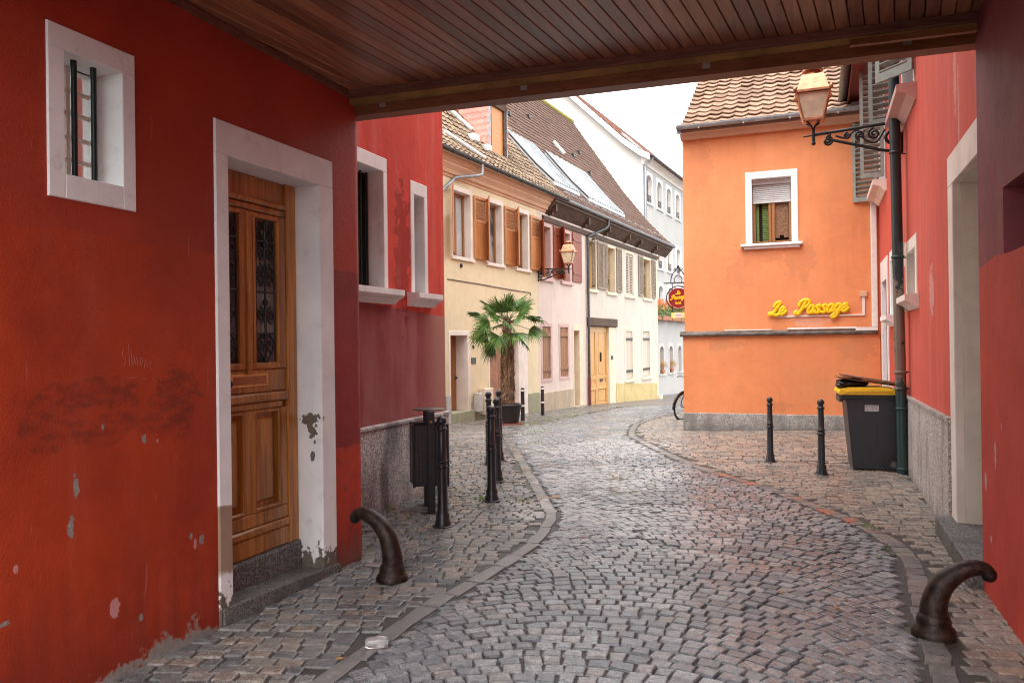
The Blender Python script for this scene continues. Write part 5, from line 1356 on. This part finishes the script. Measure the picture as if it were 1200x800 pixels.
# ------------------------------------------------------------------ lamps
def scroll(mb,P2,c,r0,turns,start,rad,sgn=1,n=22):
    pts=[]
    for i in range(n):
        k=i/(n-1); a=start+sgn*k*turns*2*PI; r=r0*(1-.85*k); pts.append(P2(c[0]+r*math.cos(a),c[1]+r*math.sin(a)))
    mb.tube(pts,rad,6)
def lamp(name,label,wall,dirv,arm,z,hl,body):
    """wall point, arm direction (2D), arm length, arm height"""
    t=thing(name,label,'street lamp',(wall[0],wall[1],z))
    P2=lambda a,h:(wall[0]+dirv[0]*a,wall[1]+dirv[1]*a,z+h)
    mb=MB(); k=arm
    mb.tube([P2(0,.06),P2(k*1.02,.0)],.021,8)
    mb.tube([P2(*p) for p in crv([(0,-.30),(k*.18,-.29),(k*.45,-.20),(k*.72,-.11),(k*.84,-.06),(k*.80,-.01)],6)],.020,6)
    mb.tube([P2(.0,-.34),P2(.0,.10)],.022,8)
    scroll(mb,P2,(k*.10,-.115),.12,1.7,PI*.5,.022); scroll(mb,P2,(k*.30,-.06),.075,1.6,PI*.5,.016,-1); scroll(mb,P2,(k*.46,-.06),.06,1.5,-PI*.5,.014)
    scroll(mb,P2,(k*.60,-.055),.045,1.5,PI*.5,.013,-1); scroll(mb,P2,(k*.83,-.10),.06,1.7,PI*.5,.016,1)
    mb.tube([P2(*p) for p in crv([(k*.18,-.02),(k*.28,-.17),(k*.40,-.13),(k*.5,.01),(k*.62,-.08),(k*.74,-.04)],6)],.013,6)
    mb.tube([P2(k*1.0,-.10),P2(k*1.0,.06)],.022,8); mb.sphere(P2(k,-.11),.028,n=8,m=6)
    mb.tube([P2(k*.98,0),P2(k*1.12,-.01)],.010,6)
    mb.obj('bracket',M['iron'],t)
    c=P2(k,0); s=hl
    mb=MB()
    for q in range(4):
        a=PI/4+q*PI/2
        mb.tube([(c[0],c[1],c[2]+.05*s),(c[0]+.03*s*math.cos(a),c[1]+.03*s*math.sin(a),c[2]+.12*s),(c[0]+.13*s*math.cos(a),c[1]+.13*s*math.sin(a),c[2]+.19*s)],.012*s,6)
    mb.obj('cradle',M['iron'],t)
    def sq(r,zz,rot=.0): return [(c[0]+r*math.cos(PI/4+q*PI/2+rot),c[1]+r*math.sin(PI/4+q*PI/2+rot),c[2]+zz) for q in range(4)]
    def loft(mb,L):
        V=[p for l in L for p in l]; fs=[(3,2,1,0)]
        for i in range(len(L)-1):
            for q in range(4): fs.append((i*4+q,i*4+(q+1)%4,i*4+4+(q+1)%4,i*4+4+q))
        n=len(V); fs.append((n-4,n-3,n-2,n-1)); mb.add(V,fs)
    mb=MB(); loft(mb,[sq(.175*s,.215*s),sq(.29*s,.56*s)]); gl_=mb.obj('lantern_glass',M['frost'],t)
    mb=MB(); loft(mb,[sq(.18*s,.18*s),sq(.195*s,.19*s),sq(.195*s,.22*s),sq(.18*s,.225*s)])
    for q in range(4): mb.tube([sq(.185*s,.21*s)[q],sq(.305*s,.57*s)[q]],.014*s,6)
    loft(mb,[sq(.30*s,.565*s),sq(.335*s,.57*s),sq(.335*s,.60*s),sq(.30*s,.605*s)])
    for q in range(4): p=sq(.335*s,.61*s)[q]; mb.sphere(p,.028*s,.028*s,.04*s,8,6)
    mb.obj('lantern_frame',M[body],t)
    mb=MB(); loft(mb,[sq(.30*s,.604*s),sq(.225*s,.78*s),sq(.20*s,.83*s),sq(.13*s,.835*s)])
    mb.lathe([(.10*s,.83*s),(.10*s,.90*s),(.085*s,.905*s)],c,16); mb.lathe([(.14*s,.90*s),(.145*s,.915*s),(.12*s,.945*s),(.06*s,.965*s),(.005,.97*s)],c,16); mb.obj('lantern_roof',M[body],t)
    return t
wp=FR_.P(5.05,0,.02)
lamp('wall_lantern','copper wall lantern with frosted glass on a scrolled iron arm by the green downpipe',wp,(-1,.02),1.03,4.33,.92,'copper')
wp=FF.P(6.52,0,.02)
lamp('wall_lantern','copper wall lantern on a scrolled arm between the yellow and the pink front',wp,FF.n,1.05,3.98,.92,'copper')

# ------------------------------------------------------------------ lettering strokes
GL={
'L':(1.15,[[(.30,1.15),(.45,1.5),(.85,1.78),(1.02,1.58),(.82,1.15),(.55,.6),(.32,.18),(.02,.02),(-.12,.2),(.12,.28),(.5,.06),(.85,-.02),(1.15,.18)]]),
'e':(.80,[[(.05,.32),(.35,.46),(.56,.78),(.36,1.0),(.10,.72),(.06,.3),(.28,.02),(.58,.12),(.80,.42)]]),
'P':(1.25,[[(.78,1.62),(.58,1.0),(.38,.4),(.12,.0),(-.22,.02),(-.25,.25),(-.02,.25)],[(.05,1.05),(.12,1.5),(.55,1.82),(1.05,1.78),(1.28,1.4),(1.02,.95),(.62,.78)]]),
'a':(.88,[[(.68,.85),(.38,1.0),(.08,.62),(.12,.12),(.38,.06),(.62,.45),(.74,.95),(.62,.35),(.72,.04),(.92,.3)]]),
's':(.76,[[(.62,.86),(.42,1.0),(.20,.84),(.34,.56),(.56,.32),(.42,.02),(.04,.10)]]),
'g':(.88,[[(.68,.85),(.38,1.0),(.08,.62),(.12,.14),(.38,.10),(.62,.5),(.74,.95),(.60,.2),(.42,-.5),(.08,-.75),(-.1,-.5),(.3,-.12),(.9,.3)]]),
}
def letters(word,F,s0,z0,h,rad,o,mat,parent,rise=0.0,slant=.22,part='letter',squash=1.0):
    s=s0
    for ch in word:
        if ch==' ': s+=.45*h; continue
        w,st=GL[ch]; mb=MB()
        for q in st:
            pts=[F.P(s+(x+slant*y)*h*squash,z0+y*h+rise*(s-s0),o) for x,y in crv(q,6)]
            mb.tube(pts,rad,8); mb.sphere(pts[0],rad,n=8,m=6); mb.sphere(pts[-1],rad,n=8,m=6)
        c0=F.P(0,0,o); mb.v=[(v[0]-F.n[0]*e,v[1]-F.n[1]*e,v[2]) for v in mb.v for e in [.5*((v[0]-c0[0])*F.n[0]+(v[1]-c0[1])*F.n[1])]]
        mb.obj(part,mat,parent); s+=w*h*squash
    return s
t=thing('shop_sign','yellow raised script letters reading Le Passage on the orange wall','sign',(-.5,14.93,2.2))
h=.136
letters('Le',FO,1.56,2.11,h,.031,.05,M['signyellow'],t,.05)
letters('Passage',FO,2.03,2.125,h,.031,.05,M['signyellow'],t,.035,squash=1.0)
# projecting round bar sign
SX,SY,SZ=-2.52,17.0,2.60
t=thing('hanging_sign','round dark red bar sign hanging from a black iron bracket past the orange corner','sign',(SX,SY,SZ))
FSG=Fr((SX,SY),(1,.04),(.04,-1)); r=.215
mb=MB(); P=FSG.P
mb.tube([P(-.32,.33,0)[:2]+(SZ+.33,),P(.42,0,0)[:2]+(SZ+.33,)],.014,6)
for s in (-.13,.13): mb.tube([P(s,SZ+.14,0),P(s,SZ+.33,0)],.011,6); mb.tube([P(s,SZ-.33,0),P(s,SZ-.18,0)],.010,6)
mb.tube([P(math.cos(a)*(r+.04),SZ+math.sin(a)*(r+.04),0) for a in [2*PI*i/40 for i in range(41)]],.012,6)
mb.tube([P(s,SZ+.33+z,0) for s,z in crv([(-.16,0),(-.14,.15),(-.06,.27),(0,.33),(.06,.27),(.14,.15),(.16,0)],6)],.010,6)
mb.tube([P(s,SZ+.33+z,0) for s,z in crv([(-.07,0),(-.08,.09),(0,.18),(.08,.09),(.07,0)],6)],.008,6)
for sg in (-1,1): scroll(mb,lambda a,b:P(sg*a,SZ+.33+b,0),(.05,.28),.045,1.4,0,.008)
mb.sphere(P(0,SZ+.68,0),.03,n=8,m=6)
mb.obj('iron_bracket',M['iron'],t)
mb=MB(); n=40; mb.add([P(r*math.cos(2*PI*i/n),SZ+r*math.sin(2*PI*i/n),o) for o in (-.025,.025) for i in range(n)],[tuple(range(n)),tuple(range(2*n-1,n-1,-1))]+[(i,n+i,n+(i+1)%n,(i+1)%n) for i in range(n)]); ds=mb.obj('disc',M['signred'],t)
letters('Le',FSG,-.045,SZ+.075,.045,.0085,.028,M['signyellow'],ds,.0,part='letter')
letters('Passage',FSG,-.155,SZ-.045,.056,.0095,.028,M['signyellow'],ds,.10,part='letter',squash=.92)
def text(body,F,s,z,size,o,mat,parent,name='lettering',ext=.002,bold=.0):
    cu=bpy.data.curves.new('lettering','FONT'); cu.body=body; cu.size=size; cu.align_x='CENTER'; cu.extrude=ext; cu.offset=bold; cu.resolution_u=2
    tmp=bpy.data.objects.new('tmp',cu); COL.objects.link(tmp); dg=bpy.context.evaluated_depsgraph_get(); me=tmp.evaluated_get(dg).to_mesh()
    mb=MB(); mb.add([F.P(s+v.co.x,z+v.co.y,o+v.co.z) for v in me.vertices],[tuple(p.vertices) for p in me.polygons])
    bpy.data.objects.remove(tmp); return mb.obj(name,mat,parent)
text('BAR',FSG,0,SZ-.14,.075,.03,M['signyellow'],ds,bold=.002)
mb=MB(); mb.fbox(FSG,-.155,.155,SZ-.44,SZ-.315,-.012,.012); pl_=mb.obj('lower_plate',plain('pale yellow sign plate',(.80,.68,.22),.4),t)
mb=MB(); mb.add([P(.10*math.cos(2*PI*i/24),SZ-.378+.05*math.sin(2*PI*i/24),.0135) for i in range(24)],[tuple(range(24))]); mb.obj('oval_badge',plain('white badge',(.85,.80,.76),.4),pl_)
mb=MB(); mb.fbox(FSG,-.07,.07,SZ-.39,SZ-.365,.014,.016); mb.obj('red_band',plain('soft red band',(.75,.25,.22),.4),pl_)

# ------------------------------------------------------------------ potted palm
PX,PY=-6.62,17.2; PZ=gz(PX,PY)+.012
t=thing('plant_pot','large black round tub on a rust red saucer in front of the yellow house','plant pot',(PX,PY,PZ))
mb=MB(); mb.lathe([(.24,.04),(.25,.06),(.315,.44),(.335,.45),(.34,.485),(.33,.50),(.30,.50),(.29,.42)],(PX,PY,PZ),26); mb.obj('tub',plain('dark grey tub',(.028,.028,.03),.45),t)
mb=MB(); mb.lathe([(.33,-.01),(.36,.0),(.37,.04),(.33,.045)],(PX,PY,PZ),26); mb.obj('saucer',M['rust'],t)
mb=MB(); mb.lathe([(.01,.455),(.285,.45),(.285,.43)],(PX,PY,PZ),20); mb.obj('soil',plain('dark soil',(.05,.035,.025),.9,bump=.8),t)
t=thing('palm_tree','fan palm with a shaggy brown trunk growing in the black tub','palm',(PX,PY,PZ+.45))
mb=MB(); cx,cy=PX,PY; zb=PZ+.40; zt_=PZ+2.55
pts=[(cx+.02*math.sin(k*1.7),cy,zb+(zt_-zb)*k/10) for k in range(11)]
mb.tube(pts,[.145,.145,.15,.155,.155,.15,.145,.13,.11,.08,.05],14)
rng=random.Random(3)
for i in range(640):
    k=rng.random(); z=zb+(zt_-zb)*.98*k; a=rng.uniform(0,2*PI); r=.15 if k<.6 else .15-.08*(k-.6)/.4
    w=rng.uniform(.012,.035); l=rng.uniform(.06,.20); e=rng.uniform(.015,.075)
    ux,uy=math.cos(a),math.sin(a); tx,ty=-uy,ux
    b=(cx+ux*r,cy+uy*r,z); tp=(cx+ux*(r+e),cy+uy*(r+e),z+l*rng.choice((1,1,-.8)))
    mb.add([(b[0]-tx*w,b[1]-ty*w,b[2]),(b[0]+tx*w,b[1]+ty*w,b[2]),(tp[0]+tx*w*.2,tp[1]+ty*w*.2,tp[2]),(tp[0]-tx*w*.2,tp[1]-ty*w*.2,tp[2])],[(0,1,2,3)],rng.random())
mb.obj('trunk',M['fibre'],t)
def fan(base,az,el,pet,rad,nb=34,spread=2.55,droop=.35):
    mb=MB(); d=Vector((math.cos(az)*math.cos(el),math.sin(az)*math.cos(el),math.sin(el))); side=Vector((-math.sin(az),math.cos(az),0)); roll=rng.uniform(-1.0,1.0); q0=d.cross(side); side=(side*math.cos(roll)+q0*math.sin(roll)).normalized(); upv=side.cross(d)*-1
    upv=d.cross(side)*-1
    b=Vector(base); hub=b+d*pet+Vector((0,0,-.06*pet))
    mb.tube([b,b+d*pet*.5+Vector((0,0,.03)),hub],[.011,.009,.007],5,.35)
    n2=(d-Vector((0,0,1))*.22).normalized()
    for i in range(nb):
        q=-spread/2+spread*i/(nb-1); l=rad*(1-.22*abs(q)/(spread/2))*rng.uniform(.82,1.08)
        v=(n2*math.cos(q)+side*math.sin(q)).normalized(); wv=(side*math.cos(q)-n2*math.sin(q)).normalized(); w=.017
        nn=v.cross(wv)
        dr=Vector((0,0,-1))*droop*rad
        m1=hub+v*l*.5+dr*.08; m2=hub+v*l*.80+dr*.32; tp=hub+v*l*rng.uniform(.96,1.02)+dr*rng.uniform(.75,1.25)
        col=rng.random()
        h=nn*.006
        V=[hub-wv*.003,hub+wv*.003,m1-wv*w+h,m1-h*1.5,m1+wv*w+h,m2-wv*w*.55+h,m2-h,m2+wv*w*.55+h,tp]
        mb.add(V,[(0,3,2),(0,1,3),(1,4,3),(2,3,6,5),(3,4,7,6),(5,6,8),(6,7,8)],col*.95)
    mb.obj('frond',M['palm'],t)
top=(cx,cy,PZ+2.47)
# (azimuth, elevation, petiole, radius): az 0 = +x (right in the picture), -90 = towards the viewer
for az,el,pet,rad,sp in ((95,78,.32,.50,2.7),(150,62,.38,.52,2.6),(20,62,.38,.52,2.6),(-60,70,.34,.50,2.6),(-120,58,.36,.50,2.7),(-15,40,.46,.50,2.6),(188,22,.72,.36,2.3),(170,-6,.60,.46,2.5),(-150,-12,.52,.48,2.6),(-100,-18,.42,.50,2.7),(-45,-14,.46,.52,2.7),(5,-8,.56,.46,2.5),(35,10,.55,.44,2.5),(-75,12,.45,.48,2.6),(120,10,.5,.45,2.5),(215,-38,.42,.42,2.4),(75,-20,.45,.45,2.5),(200,48,.42,.46,2.6),(-35,22,.42,.48,2.6),(-110,26,.42,.48,2.6),(-85,48,.36,.5,2.6),(230,8,.5,.46,2.5),(-5,18,.5,.46,2.5),(160,34,.45,.46,2.5)):
    el_=R(el); b=(top[0],top[1],top[2]-.30*max(0,-el/45)-.08*rng.random()); fan(b,R(az+rng.uniform(-6,6)),el_,pet,rad*1.12,24,sp+.25,.14 if el>20 else .24)

# ------------------------------------------------------------------ bicycle
BX,BY=-2.70,19.35; BZ=gz(BX,BY)+.016
t=thing('bicycle','black city bicycle leaning behind the orange corner, front wheel turned out','bicycle',(BX,BY,BZ))
hd=Fr((BX,BY),(-.10,-1),(1,-.10))     # s forward (towards the camera), o to the right
lean=.12
def K(s,z,o=0): 
    p=hd.P(s,z,o+lean*z); return (p[0],p[1],BZ+z)
def wheel(s,turn,name):
    mb=MB(); R0=.33; ct,st_=math.cos(turn),math.sin(turn)
    C=lambda a,r,o=0:K(s+ct*r*math.cos(a)+st_*o,R0+r*math.sin(a),-st_*r*math.cos(a)+ct*o)
    mb.tube([C(2*PI*i/36,.325) for i in range(37)],.020,8); w=mb.obj(name,M['rubber'],t)
    mb=MB(); mb.tube([C(2*PI*i/36,.298) for i in range(37)],.011,6)
    for i in range(18):
        a=2*PI*i/18; mb.tube([C(a,.29),C(a+.5*(-1)**i,.02)],.0018,4)
    mb.tube([C(0,0,-.05),C(0,0,.05)],.022,8); mb.obj('rim',M['zinc'],w)
    mb=MB(); mb.tube([C(a,.36) for a in [R(-10)+R(190)*i/16 for i in range(17)]],.028,6); mb.obj('mudguard',M['black'],w)
wheel(.54,.42,'wheel'); wheel(-.54,0,'wheel')
mb=MB()
for a,b,r in (((.40,.80),(-.08,.30),.018),((.40,.72),(.0,.33),.016),((-.08,.30),(-.24,.78),.016),((-.08,.30),(-.54,.33),.011),((-.24,.72),(-.54,.33),.010),((.38,.86),(.44,.64),.018)): mb.tube([K(*a),K(*b)],r,8)
mb.tube([K(.44,.64),K(.50,.5,.05),K(.54,.33,.05)],.013,6); mb.tube([K(.44,.64),K(.50,.5,-.05),K(.54,.33,-.05)],.013,6)
mb.tube([K(-.08,.30,-.08),K(-.08,.30,.08)],.03,8); mb.tube([K(-.08,.3,.09),K(.02,.16,.09)],.012,6); mb.tube([K(-.08,.3,-.09),K(-.18,.44,-.09)],.012,6)
mb.obj('frame',M['black'],t)
mb=MB(); mb.tube([K(.37,.86),K(.36,1.02)],.014,6); mb.tube([K(s,z,o) for s,z,o in crv([(.22,1.02,-.29),(.33,1.05,-.2),(.38,1.03,0),(.33,1.05,.2),(.22,1.02,.29)],5)],.012,6); mb.obj('handlebar',M['zinc_dark'],t)
mb=MB(); mb.tube([K(-.24,.78),K(-.26,.92)],.013,6); c=K(-.27,.95); mb.sphere(c,.075,.13,.04,12,7); mb.obj('saddle',M['rubber'],t)
mb=MB(); c=K(.50,.86); mb.sphere(c,.045,.05,.045,10,7); mb.obj('headlight',M['lead'],t)
mb=MB(); mb.tube([K(-.30,.74),K(-.72,.72)],.009,5); mb.tube([K(-.54,.34,.05),K(-.60,.72,.05)],.007,5); mb.fbox(hd,-.75,-.32,BZ+.72,BZ+.74,-.0,.16); mb.obj('rear_rack',M['black'],t)

# ------------------------------------------------------------------ window boxes on the grey house
def foliage(mb,c,rx,ry,rz,n,rng,l=.12,w=.035):
    for i in range(n):
        a=rng.uniform(0,2*PI); e=math.asin(rng.uniform(-.6,1)); r=rng.random()**.4
        p=Vector((c[0]+rx*r*math.cos(e)*math.cos(a),c[1]+ry*r*math.cos(e)*math.sin(a),c[2]+rz*r*math.sin(e)))
        d=Vector((rng.gauss(0,1),rng.gauss(0,1),rng.gauss(.5,1))).normalized(); s=d.orthogonal().normalized(); q=rng.uniform(.6,1.3)
        mb.add([p-s*w*q,p+d*l*.4*q-s*0,p+s*w*q,p+d*l*q],[(0,1,3),(1,2,3)],rng.random())
for i,(a,b) in enumerate(arches[:5]):
    rg=random.Random(20+i); c=FG.P((a+b)/2,3.0,.25)
    t=thing('window_box',['window box of rust orange flowers nearest the cream house corner','window box of trailing green leaves, second from the cream house','window box of mixed flowers half hidden by the round sign','window box of dry rust flowers behind the round sign','window box partly covered by the orange corner'][i],'window box',c,0,'flower boxes on the grey house')
    mb=MB(); mb.fbox(FG,a-.25,b+.25,2.95,3.25,.05,.42,bev=.02); mb.obj('planter',M['terracotta'],t)
    mb=MB()
    for k in range(4): foliage(mb,FG.P(a-.1+.55*k,3.45,.25),.45,.35,.42,60,rg,.30,.06)
    mb.obj('leaves',M['frond'],t)
    mb=MB()
    for k in range(4):
        if i==1 and k%2: continue
        foliage(mb,FG.P(a-.1+.55*k,3.70+rg.uniform(0,.25),.28),.42,.32,.36,45,rg,.24,.07)
    mb.obj('flowers',M['flower'],t)
for i in (1,2):
    a,b=arches[i]; rg=random.Random(50+i); c=FG.P((a+b)/2,-.30,.05)
    t=thing('pot_plant',['dry tan grass in a pot on the left low arched sill','dry tan grass bushing out of the right low arched sill'][i-1],'pot plant',c,0,'dry grasses on the low sills')
    mb=MB(); mb.lathe([(.13,-.0),(.17,.22),(.15,.22)],(c[0],c[1],c[2]),12); mb.obj('pot',M['terracotta'],t)
    mb=MB(); foliage(mb,(c[0],c[1],c[2]+.45),.28,.28,.32,220,rg,.22,.02); mb.obj('grass_tuft',M['drygrass'],t)

# ------------------------------------------------------------------ small things on the ground
cx,cy=-2.17,3.62; a=R(28)
t_=MB(); F=Fr((cx,cy),(math.cos(a),math.sin(a)),(math.sin(a),-math.cos(a)))
pts=[F.P(s,.055+z,0) for s,z in ((-.06,-.01),(-.04,-.01),(.03,-.006),(.05,-.01))]
t_.tube(pts,[.024,.031,.033,.028],14); t_.tube([F.P(.05,.045,0),F.P(.06,.045,0)],.031,14)
o_=t_.obj('plastic_cup',M['clear'],None,(cx,cy,.015)); tag(o_,'crumpled clear plastic cup lying in the wet stone channel','plastic cup')
def leaf(x,y,sz,rz,label):
    mb=MB(); ca,sa=math.cos(rz),math.sin(rz); z=gz(x,y)+.022
    O=[(-1,0,0),(-.4,.45,.25),(.3,.5,.1),(1,.05,.4),(.4,-.45,.2),(-.3,-.4,.05)]
    mb.add([(x+sz*(u*ca-v*sa),y+sz*(u*sa+v*ca),z+sz*w) for u,v,w in O]+[(x,y,z+.004)],[(6,(i+1)%6,i) for i in range(6)],.5)
    o=mb.obj('fallen_leaf',M['leaf'],None,(x,y,gz(x,y)+.016)); tag(o,label,'leaf','fallen leaves on the setts')
leaf(-2.45,7.75,.07,.4,'brown curled leaf on the wet channel stones beyond the near bollards')
leaf(-.15,5.25,.022,1.2,'tiny orange leaf on the setts near the right guard post')
leaf(.18,5.05,.028,2.2,'small ochre leaf just left of the right guard post')
leaf(-2.27,3.42,.03,.3,'small orange leaf beside the clear plastic cup')
# weeds in the joints
rg=random.Random(11); mb=MB()
def weeds(x,y,rx,ry,n,h=.035):
    for i in range(n):
        px=x+rg.gauss(0,rx); py=y+rg.gauss(0,ry); z=gz(px,py)+.004
        for k in range(5):
            az=rg.uniform(0,2*PI); l=h*rg.uniform(.6,1.5); w=.005+.1*h
            dx,dy=math.cos(az),math.sin(az)
            mb.add([(px-dy*w,py+dx*w,z),(px+dy*w,py-dx*w,z),(px+dx*l*.6,py+dy*l*.6,z+l)],[(0,1,2)],rg.random())
weeds(-6.3,20.3,.35,.9,220,.022); weeds(-6.2,17.6,.25,.7,170,.022); weeds(-5.4,16,.5,1.0,70,.02); weeds(-5.0,14.2,.1,.8,70,.022); weeds(-4.3,11.7,.1,.7,40,.02); weeds(-6.8,24,.4,1.6,140,.022)
weeds(-3.18,7.5,.06,.05,14,.03); weeds(-2.75,7.5,.04,.04,6,.025); weeds(-3.3,16.6,.3,1.0,70,.02); weeds(-3.0,14.4,.4,.6,30,.02)
weeds(-3.0,5.9,.25,.5,30,.02); weeds(-3.5,6.0,.2,.5,30,.02); weeds(.5,7.4,.03,.1,10,.02); weeds(.6,6.5,.05,.3,12,.018); weeds(-3.3,8.4,.5,.6,30,.02)
for y in (6,7,8): weeds(-3.86,y,.02,.4,14,.02)
o_=mb.obj('weeds',M['grass'],None,None); o_['kind']='stuff'

# ------------------------------------------------------------------ camera, sky and light
cam=bpy.data.cameras.new('camera'); co=bpy.data.objects.new('camera',cam); COL.objects.link(co); scene.camera=co
cam.sensor_width=36; cam.lens=27.0; cam.clip_start=.05; cam.clip_end=1000
YAW=math.atan(340/900); PITCH=math.atan(2.4/900); ROLL=R(.745)
F_=Vector((-math.sin(YAW)*math.cos(PITCH),math.cos(YAW)*math.cos(PITCH),math.sin(PITCH)))
Rt=Vector((math.cos(YAW),math.sin(YAW),0)); Up=Rt.cross(F_)
r2=Rt*math.cos(ROLL)-Up*math.sin(ROLL); u2=Up*math.cos(ROLL)+Rt*math.sin(ROLL)
m=Matrix((r2,u2,-F_)).transposed().to_4x4(); m.translation=(0,0,1.65); co.matrix_world=m

w=bpy.data.worlds.new('World'); scene.world=w; w.use_nodes=True; nt=w.node_tree; N=nt.nodes
SE,SA=R(62),R(188)
sky_=N.new('ShaderNodeTexSky'); sky_.sky_type='NISHITA'; sky_.sun_disc=False; sky_.sun_elevation=SE; sky_.sun_rotation=SA; sky_.air_density=1.0; sky_.dust_density=3.5; sky_.ozone_density=.6
hs=N.new('ShaderNodeHueSaturation'); hs.inputs['Saturation'].default_value=.22; hs.inputs['Value'].default_value=1.0
nt.links.new(sky_.outputs[0],hs.inputs['Color'])
mx=N.new('ShaderNodeMix'); mx.data_type='RGBA'; mx.inputs[0].default_value=.55; nt.links.new(hs.outputs[0],mx.inputs[6]); mx.inputs[7].default_value=(8.0,8.0,8.05,1)
bg=N['Background']; bg.inputs['Strength'].default_value=.15; nt.links.new(mx.outputs[2],bg.inputs['Color'])
sl=bpy.data.lights.new('sun','SUN'); sl.energy=.6; sl.angle=R(60); sl.color=(1,.96,.9); so=bpy.data.objects.new('sun',sl); COL.objects.link(so)
# light comes from behind the viewer, to the right
d=Vector((math.sin(SA)*math.cos(SE),math.cos(SA)*math.cos(SE),math.sin(SE)))
so.rotation_euler=d.to_track_quat('Z','Y').to_euler()
vs=scene.view_settings; vs.view_transform='Standard'; vs.look='None'; vs.gamma=1; vs.use_curve_mapping=False; vs.exposure=1.8
scene.cycles.max_bounces=8; scene.cycles.diffuse_bounces=5; scene.cycles.use_denoising=True; scene.cycles.filter_width=1.1
